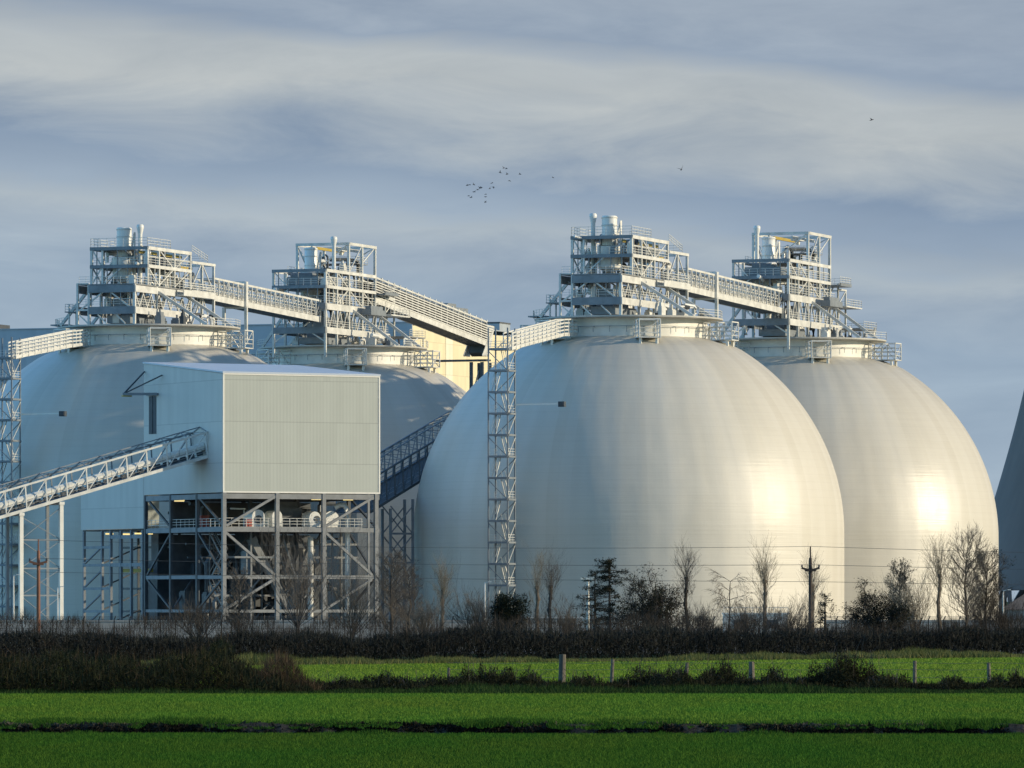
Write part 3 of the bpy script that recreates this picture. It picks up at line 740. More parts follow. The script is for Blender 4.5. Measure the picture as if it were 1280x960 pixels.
for (y0, z0, y1, z1) in ((.4, 14, 8.3, 18), (8.3, 13.1, .5, 7.4), (.5, 6.9, 8.3, 2.8), (25.3, 18, 17.4, 14), (17.4, 13.1, 25.2, 7.4), (25.2, 6.9, 17.4, 2.8)):
    brace(b, (.2, y0, z0), (.2, y1, z1), .26, 'interior'); brace(b, (W_-.45, y0, z0), (W_-.45, y1, z1), .26, 'interior')
for (x0, z0, x1, z1) in ((.5, 2.8, 7.8, 12.9), (15, 2.8, 8.3, 12.9), (15.3, 12.9, 22.5, 2.8)):
    for y in (8.6, 17.2): brace(b, (x0, y, z0), (x1, y, z1), .26, 'interior')
handrail(b, [(.4, .5, 13.9), (W_-.3, .5, 13.9)], gap=1.1, h=1.15)
handrail(b, [(.3, .5, 13.9), (.3, D_-.5, 13.9)], gap=1.4)
rr = random.Random(12)
for k in range(16):
    x, y = rr.uniform(1.5, 22), rr.uniform(3, 16); z1 = rr.choice((7.0, 13.3, 13.3)); col_(b, x, y, 0, z1, .22, rr.choice(('frame', 'steel_dark', 'interior')))
    z = rr.choice((2.5, 4.6, 7.1, 9.8, 11.6)); beam(b, (max(.4, x-4), y, z), (min(W_-.5, x+4), y, z), .18, .26, rr.choice(('frame', 'steel_dark', 'interior')))
for k in range(14):
    x, y, z = rr.uniform(.8, 17), rr.uniform(2.5, 15), rr.choice((0, 2.5, 7.4)); brace(b, (x, y, z), (x+rr.choice((-3, 3, 4))*.9+1, y, z+rr.uniform(3, 5)), .18, rr.choice(('frame', 'steel_dark')))
for k in range(4):
    z = k*3.3; m = MB(); ya, yb = (3.5, 7.5) if k % 2 else (7.5, 3.5)
    for dx in (0, .9): m.bar((1.4+dx, ya, z), (1.4+dx, yb, z+3.3), .08, .26); m.bar((1.4+dx, ya, z+1), (1.4+dx, yb, z+4.3), .06)
    for q in range(11): yy = ya+(yb-ya)*(q+.5)/11; m.box((1.4, yy-.13, z+.3*q+.1), (2.3, yy+.13, z+.3*q+.15))
    m.build('stair', 'frame', b)
MB().box((1.2, 19.5, 0), (W_-1, 19.8, 13.0)).box((1.2, 19.49, 13.95), (W_-1, 19.79, ZB-1)).build('added_dark_wall', 'interior', b)  # dark wall added to keep the inside of the frame dark
MB().box((9.2, 11, 0), (9.5, 19.4, 6.9)).box((14.6, 13, 0), (22, 13.3, 6.6)).build('added_inner_wall', 'dark', b)  # further dark walls added to darken the interior
# annexe legs
for y in (26.6, 30.5, 34, 37.5, 40.5, 46.8):
    col_(b, .2, y, 0, 13.68, .36, 'steel_dark')
    col_(b, 6, y+.6, 0, 13.68, .3, 'interior')
for z in (2.4, 5.6, 8.9, 11.4):
    beam(b, (.2, 37.5, z), (.2, 46.8, z), .26, .36, 'steel_dark'); beam(b, (6, 27.2, z), (6, 47.4, z), .22, .3, 'interior')
for z in (8.9, 12.8):
    beam(b, (.2, 26.6, z), (.2, 37.5, z), .26, .5, 'steel_dark')
for k, z in enumerate((.2, 2.6, 5.8, 9.1)):
    brace(b, (.2, 46.7, z), (.2, 40.6, z+2.4), .22, 'steel_dark'); brace(b, (.2, 40.5, z), (6, 40.5, z+2.4), .18, 'interior')
beam(b, (1.5, 26.4, 8.1), (1.5, 36, 8.1), .35, .5, 'yellow', 'crane_beam')
MB().box((3, 28, 0), (5, 31, 9.5)).box((3.3, 28.3, 9.5), (4.7, 30.7, 13.6)).build('duct', 'interior', b)
# lit tubes under the soffit
for x, y, z in ((5.6, 3, 18.0), (7.9, 5.5, 18.1), (11.5, 3.2, 18.1), (15.6, 5.4, 18.1), (15.0, 2.2, 17.7), (20.2, 3.0, 17.7), (1.0, 6.4, 17.9), (1.2, 9.8, 17.8), (1.4, 17.2, 17.6)):
    MB().box((x-.7, y-.12, z-.09), (x+.7, y+.12, z+.07)).box((x-.75, y-.16, z+.07), (x+.75, y+.16, z+.14)).build('strip_light', 'lamp', b)
for y, z in ((28.5, 13.2), (32, 13.25), (36, 13.2), (42, 13.3)):
    MB().box((1.4, y-.1, z-.09), (2.5, y+.1, z+.05)).box((1.38, y-.13, z+.05), (2.52, y+.13, z+.12)).build('strip_light', 'lamp', b)

def machine(name, label, mb, mat, cat='machine', smooth=False, parts=()):
    o = thing(name, label, cat, P0, RB)
    mb.build('casing', mat, o, smooth)
    for nm, m2, mt in parts: m2.build(nm, mt, o, smooth)
    return o
def arched(x, y, w, d, h):
    m = MB(); pr = [(-w/2, 0), (w/2, 0)]+[(w/2*math.cos(a), h-w/2+w/2*math.sin(a)) for a in [PI*i/10 for i in range(11)]]
    n = len(pr)
    return m.add([(x+p[0], y, 13.92+p[1]) for p in pr]+[(x+p[0], y+d, 13.92+p[1]) for p in pr],
                 [tuple(range(n)), tuple(range(2*n-1, n-1, -1))]+[(i, i+n, (i+1) % n+n, (i+1) % n) for i in range(n)])
machine('drum_housing', 'white arched housing with dark round opening on raised floor', arched(6.0, 1.6, 1.9, 2.6, 2.3), 'vessel', 'machine', False,
        [('opening', MB().lathe([(.62, -.04), (.62, 0)], 16).build and (lambda: (lambda m: m)(MB().tube([(6.0, 1.5, 14.85), (6.0, 1.598, 14.85)], .6, 16)))(), 'dark')])
machine('drum_housing', 'plain white arched housing left of the second front column', arched(9.0, 2.0, 1.5, 2.6, 2.2), 'vessel')
machine('drum_housing', 'white arched housing just left of the third front column', arched(14.6, 1.8, 1.7, 2.4, 2.1), 'vessel', 'machine', False,
        [('opening', MB().tube([(14.9, 1.7, 15.0), (14.9, 1.798, 15.0)], .45, 16), 'dark')])
machine('drum_housing', 'broad white arched housing right of the third front column', arched(17.4, 2.4, 2.4, 2.6, 2.2), 'vessel')
machine('control_box', 'small red box on the raised floor', MB().box((4.2, 1.5, 13.92), (5.0, 2.2, 14.8)).box((4.15, 1.45, 14.8), (5.05, 2.25, 14.88)), 'red', 'box')
machine('goods_crate', 'rust coloured box on the raised floor behind the side frame', MB().box((1.2, 9.6, 13.92), (2.4, 11, 15.4)).box((1.1, 9.5, 15.4), (2.5, 11.1, 15.5)), 'red', 'box')
machine('bent_pipe', 'tall silver pipe with swept bend at the right of the frame', MB().tube([(18.2, 3, 16.6), (18.8, 2.6, 17.0), (19.3, 2.2, 16.9), (19.55, 2.0, 16.3), (19.6, 2.0, 15), (19.6, 2.0, 4.2)], .36, 12), 'vessel', 'pipe', True,
        [('flange', MB().lathe([(.5, 13.2), (.5, 13.5)], 14, (19.6, 2.0)), 'steel'), ('foot', MB().lathe([(.55, 0), (.42, .4), (.42, 4.2)], 14, (19.6, 2.0)), 'steel')])
machine('riser_pipe', 'straight silver riser pipe behind the third front column', MB().tube([(14.5, 3, 0), (14.5, 3, 12.6)], .4, 12), 'steel', 'pipe', True)
machine('chute', 'long sloping silver chute crossing the middle of the frame', MB().bar((6.6, 5, 12.2), (12.6, 5, 2.0), .9, .9).bar((6.5, 5, 12.4), (6.9, 5, 11.7), 1.1, 1.1), 'frame', 'chute')
machine('chute', 'second sloping chute behind, leaning the other way', MB().bar((16.8, 7, 12.2), (12.8, 7, 2.0), .8, .8).bar((16.9, 7, 12.4), (16.6, 7, 11.7), 1.0, 1.0), 'frame', 'chute')
machine('screen_unit', 'big dark boxed screen machine on the raised floor', MB().box((10.2, 5, 13.95), (14.2, 11, 16.6)).box((10.6, 5.5, 16.6), (13.8, 10.5, 17.4)), 'interior')
machine('ducting', 'grey ducting packed behind the frame', MB().box((8.8, 12, 8), (12.4, 15, 13.2)).box((13, 12.5, 7.6), (18, 16, 11.2)).tube([(2.8, 11, 0), (2.8, 11, 9), (3.4, 11, 10), (6.6, 11, 10.2)], .5, 10), 'interior', 'duct')
rr = random.Random(4)
mbs = []
for k in range(34):
    x, y = rr.uniform(1, 22), rr.uniform(4, 24); z0 = rr.choice((0, 0, 7.5, 13.95)); hz = rr.uniform(2, 5.5) if z0 < 13 else rr.uniform(1.5, 3.4)
    r = rr.choice((.12, .16, .2, .3))
    MB().tube([(x, y, z0), (x, y, z0+hz-.2), (x+.15, y, z0+hz), (x+rr.uniform(-2.5, 2.5), y+rr.uniform(-1, 1), z0+hz+.05)], r, 7).build('service_pipe', rr.choice(('frame', 'interior', 'vessel', 'steel_dark', 'interior')), b, True)
for k in range(34):
    x, y = rr.uniform(1, 20), rr.uniform(4, 22); z0 = rr.choice((0, 0, 2.72, 7.5, 7.5)); w, d, hz = rr.uniform(.6, 2.2), rr.uniform(.6, 2), rr.uniform(.8, 3)
    MB().box((x, y, z0), (x+w, y+d, z0+hz)).box((x+.1, y+.1, z0+hz), (x+w-.1, y+d-.1, z0+hz+.2)).build('machine_housing', rr.choice(('interior', 'dark', 'interior', 'steel_dark')), b)

# ------------------------------------------------------------------ ground-level conveyors
def inclined(label, p0, p1, w, h, n, cover, mats=('steel', 'steel_dark'), group=None):
    L, dz, rz = local_frame(p0, p1)
    t = thing('inclined_conveyor', label, 'conveyor', p0, rz)
    P = lambda x, y, z: (x, y, z+dz*x/L)
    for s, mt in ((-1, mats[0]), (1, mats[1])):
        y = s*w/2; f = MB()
        f.bar(P(0, y, 0), P(L, y, 0), .3, .42); f.bar(P(0, y, h), P(L, y, h), .22, .26)
        for i in range(n+1):
            x = L*i/n; f.bar(P(x, y, 0), P(x-.25, y, h), .17)
            if i < n: f.bar(P(x, y, 0), P(x+L/n-.2, y, h), .11)
        f.build('side_truss', mt, t)
    m = MB()
    for i in range(n+1):
        x = L*i/n
        m.bar(P(x, -w/2, h), P(x, 0, h+.75), .12); m.bar(P(x, 0, h+.75), P(x, w/2, h), .12)
        if i < n: m.bar(P(x, 0, h+.75), P(x+L/n, w/2, h), .08); m.bar(P(x, 0, h+.75), P(x+L/n, -w/2, h), .08)
    m.bar(P(0, 0, h+.75), P(L, 0, h+.75), .14)
    m.build('roof_frame', 'steel_dark', t)
    MB().bar(P(0, 0, -.1), P(L, 0, -.1), w-.5, .12).build('floor_pan', 'under', t)
    if cover:
        c = MB()
        k = int(L/1.25)
        for i in range(k):
            x0, x1 = L*i/k+.03, L*(i+1)/k-.03
            pr = [(-.75, .95), (-.75, 1.5), (-.45, 1.85), (.45, 1.85), (.75, 1.5), (.75, .95)]
            vs = [P(x0, a-w*.18, z) for a, z in pr]+[P(x1, a-w*.18, z) for a, z in pr]
            c.add(vs, [(5,4,3,2,1,0), (6,7,8,9,10,11)]+[(q, (q+1) % 6, (q+1) % 6+6, q+6) for q in range(6)])
        c.build('belt_cover', 'white', t)
        d = MB()
        for i in range(k): d.bar(P(L*i/k+.2, -w*.18-.5, .55), P(L*(i+1)/k-.25, -w*.18-.5, .55), .3, .5)
        d.build('idler_boxes', 'dark', t)
    r = MB()
    for z in (.6, 1.15): r.bar(P(0, -w/2+.5, z), P(L, -w/2+.5, z), .07); r.bar(P(0, w/2-.5, z), P(L, w/2-.5, z), .07)
    r.build('walkway_rails', 'steel_dark', t)
    return t
XB, YB = Vector((math.cos(RB), math.sin(RB), 0)), Vector((-math.sin(RB), math.cos(RB), 0))
q1 = P0+YB*7.4-XB*.05+Vector((0, 0, 23.4)); q0 = q1-XB*50+Vector((0, 0, -13.9))
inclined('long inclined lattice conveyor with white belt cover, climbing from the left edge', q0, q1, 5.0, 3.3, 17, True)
# trestle for it
t = thing('trestle', 'tall two legged white trestle under the long left conveyor', 'trestle', P0-XB*21.5+YB*7.4, RB)
for px, zz in ((38, 16.6), (85, 17.6)):
    pass
for x, zt in ((-5.8, 15.6), (0, 17.1)):
    m = MB().box((x-.26, -2.6, 0), (x+.26, -2.1, zt)).box((x-.36, -2.7, 0), (x+.36, -2.0, .5)).box((x-.36, -2.7, zt-.4), (x+.36, 2.6, zt))
    m.build('leg', 'white', t)
    MB().box((x-.2, 2.1, 0), (x+.2, 2.5, zt-.4)).build('leg', 'steel_dark', t)
for k, z in enumerate((4.6, 8.2, 12.0)):
    beam(t, (-5.6, -2.35, z), (-.2, -2.35, z), .16, .2, 'steel_dark')
for z0, z1 in ((.4, 4.4), (4.8, 8.0), (8.4, 11.8), (12.2, 16.2)):
    brace(t, (-5.6, -2.35, z0), (-.25, -2.35, z1), .09, 'steel_dark'); brace(t, (-5.6, -2.2, min(z1, 15)), (-.25, -2.2, z0), .09, 'steel_dark')
s0 = at(440, 640, 842)
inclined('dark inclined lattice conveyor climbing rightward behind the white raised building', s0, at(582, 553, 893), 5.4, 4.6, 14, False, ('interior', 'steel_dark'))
t = thing('trestle', 'dark cross braced trestle between the white building and front dome', 'trestle', at(497, 784, 851)*1, RB)
t.location.z = 0
for x in (-1.8, 1.8):
    for y in (-1.3, 1.3): col_(t, x, y, 0, 18.6 if x > 0 else 17.2, .32, 'steel_dark')
for k in range(4):
    z = 1+4.2*k
    for y in (-1.3, 1.3): brace(t, (-1.8, y, z), (1.8, y, z+4), .15, 'steel_dark'); brace(t, (1.8, y, z), (-1.8, y, z+4), .15, 'steel_dark')
    beam(t, (-1.8, -1.3, z), (1.8, -1.3, z), .2, .3, 'steel_dark')

# ------------------------------------------------------------------ buildings behind
b = thing('boiler_house', 'huge building with shaded grey side and cream end wall behind the left domes', 'building', at(515, 0, 1050)*1, ROT)
b.location.z = 0
HB = 53.6
MB().box((-120, 0, 0), (0, .3, HB)).build('long_wall', 'clad_grey', b)  # blue-grey colour paints the shade on this side of the cream building
MB().box((-.3, .31, 0), (0, 62, HB-.5)).build('end_wall', 'clad_cream', b)
MB().box((.01, 16.5, 42), (.06, 20, HB-.6)).build('pale_panel', 'clad_pale', b)
MB().add(wallpoly([(-120.2,-.2,HB),(.2,-.2,HB),(.2,62,HB+.4),(-120.2,62,HB+.2)], (0,0,.18)), q6).build('roof', 'clad_grey', b)
MB().box((-120, 61.6, 0), (-.31, 62, HB)).build('back_wall', 'clad_grey', b)
MB().box((-5, 21, HB+.3), (-1.2, 31, HB+3.9)).box((-4, 23, HB+3.9), (-2, 27, HB+4.6)).build('roof_plant', 'steel_dark', b)
MB().box((-92, 6, HB+.6), (-86, 14, HB+1.5)).box((-91, 7, HB+1.5), (-88, 12, HB+1.9)).build('roof_plant', 'dark', b)
b = thing('switch_house', 'pale grey flat roofed block behind the slatted conveyor', 'building', at(600, 0, 1180)*1, ROT)
b.location.z = 0
MB().box((0, 0, 0), (4.2, 6, 59.5)).build('wall', 'clad_grey', b)
MB().box((-.1, -.1, 59.51), (4.3, 6.1, 59.8)).build('roof', 'under', b)
b = thing('shed', 'small sunlit cream shed seen through the cross braced trestle', 'shed', at(486, 0, 1000)*1, ROT)
b.location.z = 0
MB().box((-2, 0, 0), (3.2, 9, 13.5)).build('wall', 'clad_cream', b)
MB().add(wallpoly([(-2.3,-.3,13.5),(3.5,-.3,13.5),(3.5,9.3,14.2),(-2.3,9.3,14.2)], (0,0,.25)), q6).build('roof', 'dark', b)
MB().box((3.21, 2, 0), (3.27, 5, 4)).build('door', 'dark', b)
# cooling tower
b = thing('cooling_tower', 'dark concrete cooling tower cut off by the right edge', 'cooling tower', (136.4, 1200, 0))
MB().lathe([(27*math.sqrt(1+((z-85)/61.6)**2), z) for z in range(6, 115, 4)], 96, cap=False).build('shell', 'concrete', b, True)
lg = MB()
for k in range(48):
    a, a2 = 2*PI*k/48, 2*PI*(k+.5)/48; rb, rt = 46.6, 44.4
    lg.bar((rb*math.cos(a), rb*math.sin(a), 0), (rt*math.cos(a2), rt*math.sin(a2), 6.2), .8)
    lg.bar((rb*math.cos(a2+PI/48), rb*math.sin(a2+PI/48), 0), (rt*math.cos(a2), rt*math.sin(a2), 6.2), .8)
lg.build('leg_lattice', 'concrete', b)
b = thing('barn', 'low barn with brown sloping roof at the right edge', 'barn', at(1286, 0, 620)*1, R(-15))
b.location.z = 0
MB().box((-2.6, 0, 0), (12, 8, 3.1)).build('wall', 'wall', b)
MB().add([(-3,-.4,3.0),(12.3,-.4,3.0),(12.3,4,5.0),(-.6,4,5.0),(-3,8.4,3.0),(12.3,8.4,3.0)], [(0,1,2,3),(3,2,5,4),(0,3,4),(1,5,2)]).build('roof', 'tile', b)

# yard clutter behind the hedge
def cabin(label, px0, px1, ytop, Y, mat='wall', rail=False):
    p = at(px0, 0, Y); w = (px1-px0)/F*Y; h = EYE+(HORIZON-ytop)/F*Y
    b = thing('site_cabin', label, 'cabin', (p.x, Y, 0))
    MB().box((0, 0, 0), (w, 3, h)).build('wall', mat, b)
    MB().box((-.1, -.1, h+.004), (w+.1, 3.1, h+.15)).build('roof', 'white', b)
    n = max(2, int(w/2.4))
    for i in range(n): MB().box((w*(i+.3)/n, -.03, h*.5), (w*(i+.7)/n, -.004, h*.8)).build('window', 'dark', b)
    if rail: handrail(b, [(0, 0, h+.15), (w, 0, h+.15)], h=.5, n=1, gap=.7)
cabin('long pale cabin with rooftop railing right of the dark spreading tree', 905, 985, 768, 560, 'white', True)
cabin('pale cabin low behind the hedge beside the floodlight mast', 655, 728, 773, 545)
cabin('small white cabin under the fan shaped tree', 1118, 1142, 769, 540, 'white')
def low_wall(px0, px1, yt, Y, label):
    p, q = at(px0, yt, Y), at(px1, yt, Y)
    t = thing('boundary_wall', label, 'wall', (p.x, Y, 0)); w = q.x-p.x
    MB().box((0, 0, 0), (w, .35, p.z)).build('wall', 'wall', t)
    MB().box((-.05, -.06, p.z+.002), (w+.05, .41, p.z+.14)).build('coping', 'wall', t)
low_wall(-120, 700, 777, 480, 'long pale concrete boundary wall behind the hedge on the left')
low_wall(1030, 1400, 777, 505, 'pale concrete boundary wall behind the hedge on the right')
# floodlight mast, street lamps
t = thing('floodlight_mast', 'white T shaped floodlight mast before the front dome', 'lamp', (at(735, 0, 440).x, 440, 0))
MB().lathe([(.13, 0), (.09, 5.5)], 10).build('pole', 'white', t, True)
MB().bar((-.55, 0, 5.5), (.55, 0, 5.5), .14).build('crossbar', 'white', t)
for x in (-.4, 0, .4): MB().box((x-.15, -.2, 5.52), (x+.15, .1, 5.68)).bar((x, -.05, 5.4), (x, -.05, 5.55), .06).build('floodlight', 'white', t)
def street_lamp(px, ytop, Y, label):
    p = at(px, ytop, Y)
    t = thing('street_lamp', label, 'lamp', (p.x, Y, 0))
    MB().lathe([(.11, 0), (.06, p.z)], 8).build('pole', 'steel', t, True)
    MB().bar((0, 0, p.z-.05), (.4, -.2, p.z+.05), .06).box((.3, -.28, p.z+.02), (.65, -.12, p.z+.1)).build('lantern', 'steel', t)
street_lamp(17, 719, 600, 'slim street lamp at the far left edge by the lattice tower')
street_lamp(72, 734, 620, 'slim street lamp between the two trestle legs')
street_lamp(606, 728, 560, 'slim street lamp left of the front dome stair tower')
street_lamp(1254, 738, 520, 'slim street lamp before the cooling tower')
# security fence
t = thing('security_fence', 'dark chain link security fence with cranked posts behind the hedge', 'fence', (0, 455, 0))
fx = [at(x, 0, 455).x for x in np.arange(-30, 1310, 19.2)]
for x in fx: MB().bar((x, 0, 0), (x, 0, 2.5), .08).bar((x, 0, 2.47), (x+.12, -.3, 2.75), .06).build('post', 'pole', t)
m = MB()
for z in (1.0, 1.8, 2.45): m.bar((fx[0], -.08, z), (fx[-1], -.08, z), .03)
for k in range(3): m.bar((fx[0], -.1-.1*k, 2.53+.09*k), (fx[-1], -.1-.1*k, 2.53+.09*k), .025)
m.build('strand_wire', 'wire', t)

# ------------------------------------------------------------------ poles and overhead wires
def upole(px, ytop, yarm, Y, mat, label):
    p = at(px, ytop, Y); za = at(px, yarm, Y).z
    t = thing('utility_pole', label, 'utility pole', (p.x, Y, 0), 0, 'wooden utility poles')
    MB().lathe([(.16, 0), (.12, p.z-1.0), (.11, p.z-.85), (.055, p.z-.8), (.05, p.z)], 10).build('pole', mat, t, True)
    a = MB().bar((0, -.16, za-.12), (-.66, -.16, za+.06), .13, .15); a.bar((0, -.16, za-.12), (.66, -.16, za+.06), .13, .15); a.bar((-.4, -.16, za-.14), (.4, -.16, za-.14), .1, .12)
    a.build('crossarm', mat, t)
    for x in (-.62, .62): MB().lathe([(.05, za+.1), (.08, za+.14), (.04, za+.2), (.07, za+.24), (.03, za+.32)], 8, (x, -.16)).build('insulator', 'dark', t)
    return p, za
pr_, zr = upole(1013, 683, 711, 430, 'pole', 'dark wooden utility pole with V crossarm before the right dome')
pl_, zl = upole(48, 674, 703, 430, 'pole_red', 'reddish wooden utility pole with V crossarm before the left conveyor trestle')
def wire(label, z0, z1, dy, sag, r=.015):
    t = MB(); pts = []
    for i in range(33):
        k = i/32; pts.append((pl_.x+(pr_.x-pl_.x)*k, 430+dy, z0+(z1-z0)*k-4*sag*k*(1-k)))
    xe = pr_.x+40
    for i in range(1, 17):
        k = i/32; pts.append((pr_.x+(80)*k, 430+dy, z1-.6*k-4*sag*1.6*k*(1-k)))
    t.tube(pts, r, 5)
    o = t.build('overhead_wire', 'wire'); tag(o, label, 'wire', 'overhead wires between the poles')
wire('topmost of the three thin overhead wires across the domes', pl_.z-.05, pr_.z, -.0, .32)
wire('middle overhead wire of the three crossing before the domes', zl+.3, zr+.3, -.16, .22)
wire('lowest of the three overhead wires across the domes', zl-.7, at(0, 727, 430).z, .14, .12)

# ------------------------------------------------------------------ ground
def add_struct(name, mb, mat): return struct(mb.build(name, mat))
def jag(x, s): return .5*math.sin(x*.31+s)+.35*math.sin(x*.83+2.1*s)+.22*math.sin(x*2.3+3.3*s)+.12*math.sin(x*5.1+s)
gx = [-9000, -1500, -300, -80]+[x*.2 for x in range(-200, 201)]+[80, 300, 1500, 9000]
def dl_y(x): return 176.5-.05*max(-60, min(60, x))      # line of the ditch
prof = [(-60, -30, 0, 0), (-8, 0, .0, .5), (-3.0, -.04, 0, .45), (-2.2, -.35, 0, .4), (-.8, -.6, 0, .3), (.6, -.55, 0, .3), (1.35, .0, 0, .3), (1.75, .19, 0, .35), (3.6, .26, 0, .4), (8, .24, 0, 0)]
def zmid(x, y): return np.interp(y, [178, 186, 232, 262], [.24, .24, .16, 0])
rows = [[(x, -200, 0) for x in gx], [(x, 100, 0) for x in gx]]
for (d, z, _, s) in prof[1:]:
    rows.append([(x, dl_y(x)+d+s*(jag(x, 2)*.9+.2*jag(x*4.1, 2)), z+(.07*jag(x*1.7, d+4)+.02*jag(x*5.3, 2) if -3 < d < 6 else 0)) for x in gx])
for Y in (232, 262, 300, 390, 440, 600, 1200, 3000, 14000): rows.append([(x, Y, .16 if Y == 232 else 0) for x in gx])
vs = [p for r_ in rows for p in r_]; n = len(gx)
fs = [(j*n+i, j*n+i+1, (j+1)*n+i+1, (j+1)*n+i) for j in range(len(rows)-1) for i in range(n-1)]
g = MB().add(vs, fs).build('ground', 'soil'); struct(g)
g.data.materials.append(M['bank'])
for f in g.data.polygons:
    c = f.center
    if 170 < c.y < 190 and -2.6 < c.y-dl_y(c.x) < 2.2: f.material_index = 1
add_struct('yard', MB().add([(-400, 440, .004), (400, 440, .004), (400, 1800, .004), (-400, 1800, .004)], [(0,1,2,3)]), 'yard')

# ------------------------------------------------------------------ vegetation
def tri_mesh(name, base, dirs, wid, tone, mat, parent=None):
    """many slim triangles: base points, direction*length, half-width vectors"""
    n = len(base); v = np.empty((n, 3, 3), np.float32)
    v[:, 0] = base-wid; v[:, 1] = base+wid; v[:, 2] = base+dirs
    me = bpy.data.meshes.new(name)
    me.vertices.add(3*n); me.vertices.foreach_set('co', v.ravel())
    me.loops.add(3*n); me.loops.foreach_set('vertex_index', np.arange(3*n, dtype=np.int32))
    me.polygons.add(n); me.polygons.foreach_set('loop_start', np.arange(0, 3*n, 3, dtype=np.int32))
    try: me.polygons.foreach_set('loop_total', np.full(n, 3, np.int32))
    except Exception: pass
    a = me.attributes.new('tone', 'FLOAT', 'FACE'); a.data.foreach_set('value', tone.astype(np.float32))
    me.update(); me.validate(); me.materials.append(M[mat])
    o = bpy.data.objects.new(name, me); COL.objects.link(o)
    if parent: o.parent = parent
    return o
def jagv(x, s): return .5*np.sin(x*.31+s)+.35*np.sin(x*.83+2.1*s)+.22*np.sin(x*2.3+3.3*s)+.15*np.sin(x*5.7+s)
def stuff(o, label=None):
    o['kind'] = 'stuff'
    if label: o['label'] = label
    return o
def grass(name, x, y, hmin, hmax, w, lean, mat, zf=None, hmul=None):
    n = len(x); r = RNG.random((6, n))
    z = np.zeros(n) if zf is None else zf(x, y)
    L = hmin+(hmax-hmin)*r[0]
    if hmul is not None: L = L*hmul
    a = 2*PI*r[1]; le = lean*(r[2]**.7)
    d = np.stack([np.cos(a)*le*L, np.sin(a)*le*L, L*np.sqrt(np.clip(1-le**2, .05, 1))], 1)
    a2 = PI*r[3]; wv = np.stack([np.cos(a2), .5*np.sin(a2), 0*a2], 1)*(w*(.6+.8*r[4]))[:, None]/2
    return tri_mesh(name, np.stack([x, y, z], 1), d, wv, r[5], mat)
def wedge(n, y0, y1, half0, half1):
    y = y0+(y1-y0)*RNG.random(n); f = (y-y0)/(y1-y0); x = (RNG.random(n)*2-1)*(half0+(half1-half0)*f); return x, y
NX, NY = wedge(640000, 130, 180, 15.5, 21)
dd = NY-(176.5-.05*NX); k = (dd < -3.1+.5*jagv(NX, 5)*.8)
NX, NY = NX[k], NY[k]
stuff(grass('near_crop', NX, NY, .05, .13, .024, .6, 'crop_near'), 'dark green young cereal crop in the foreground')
NX, NY = wedge(430000, 175, 246, 20, 29)
dd = NY-(176.5-.05*NX); k = (dd > 2.4+.35*jagv(NX, 3)) & (NY < 240+.6*jagv(NX*.7, 2))
NX, NY = NX[k], NY[k]
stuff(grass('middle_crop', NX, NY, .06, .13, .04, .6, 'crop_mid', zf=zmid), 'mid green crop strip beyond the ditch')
NX, NY = wedge(380000, 264, 440, 30, 50)
k = NY < 371+1.0*NX+1.5*jagv(NX*.6, 3)
NX, NY = NX[k], NY[k]
stuff(grass('far_crop', NX, NY, .06, .13, .06, .6, 'crop_far'), 'bright green field beyond the wire fence')
# tussocks along the ditch lips
NX, _ = wedge(110000, 0, 1, 22, 22); up_ = RNG.random(len(NX)) < .7
NY = 176.5-.05*NX+np.where(up_, 1.5+.55*jagv(NX*2.1, 3)+.3*jagv(NX*7.7, 1)+RNG.random(len(NX))**1.3*3.0, -3.9+.5*jagv(NX*2.7, 2)+RNG.random(len(NX))*1.4)
hm = np.where(up_, .4+.6*np.clip(jagv(NX*1.6, 1)+.35, 0, 2), .5+.8*np.clip(jagv(NX*1.9, 4), 0, 2))
stuff(grass('ditch_grass', NX, NY, .05, .2, .03, .85, 'ditch', zf=lambda x, y: np.where(up_, np.interp(y-(176.5-.05*x), [.9, 1.3, 1.9, 3.6], [.06, .11, .22, .26]), 0), hmul=hm), 'darker grass along the ditch edges')
NX = -22+44*RNG.random(90000); dv = .5+1.45*RNG.random(len(NX)); NY = 176.5-.05*NX+dv+.3*jagv(NX, 2)
zc = np.interp(dv, [.5, .6, 1.35, 1.75, 2], [-.55, -.5, 0, .19, .21])+.03*jagv(NX*5, 1)
m_ = len(NX); base = np.stack([NX, NY-.03, zc], 1); sz = (.02+.05*RNG.random(m_)**2)[:, None]
tn = np.clip((zc-.06)/.2+RNG.normal(0, .22, m_), 0, 1)*np.clip(.55+.9*jagv(NX*.9, 6), .1, 1)  # clods darken towards the ditch bottom, shade painted into their tone
stuff(tri_mesh('ditch_soil', base, RNG.normal(0, 1, (m_, 3))*sz, RNG.normal(0, 1, (m_, 3))*sz*.6, tn, 'clod'), 'broken bare soil on the ditch bank')
# rough bank in front of the fence
NX, NY = wedge(130000, 238.5, 264, 28, 30)
hm = (.45+.55*np.clip(jagv(NX*.6, 7)+.7, 0, 1.6))*np.clip((NY-239)/5, .3, 1)
stuff(grass('rough_grass', NX, NY, .12, .42, .05, .85, 'rough', zf=zmid, hmul=hm), 'dark tussocky grass on the fence bank')
NX = -48+104*RNG.random(110000); NY = 382+NX-13*RNG.random(len(NX))**1.2+2
hm = (.4+.8*np.clip(jagv(NX*.5, 4)+.5, 0, 1.8))
stuff(grass('verge_grass', NX, NY, .15, .55, .06, .8, 'verge', hmul=hm), 'pale dry verge grass along the hedge foot')

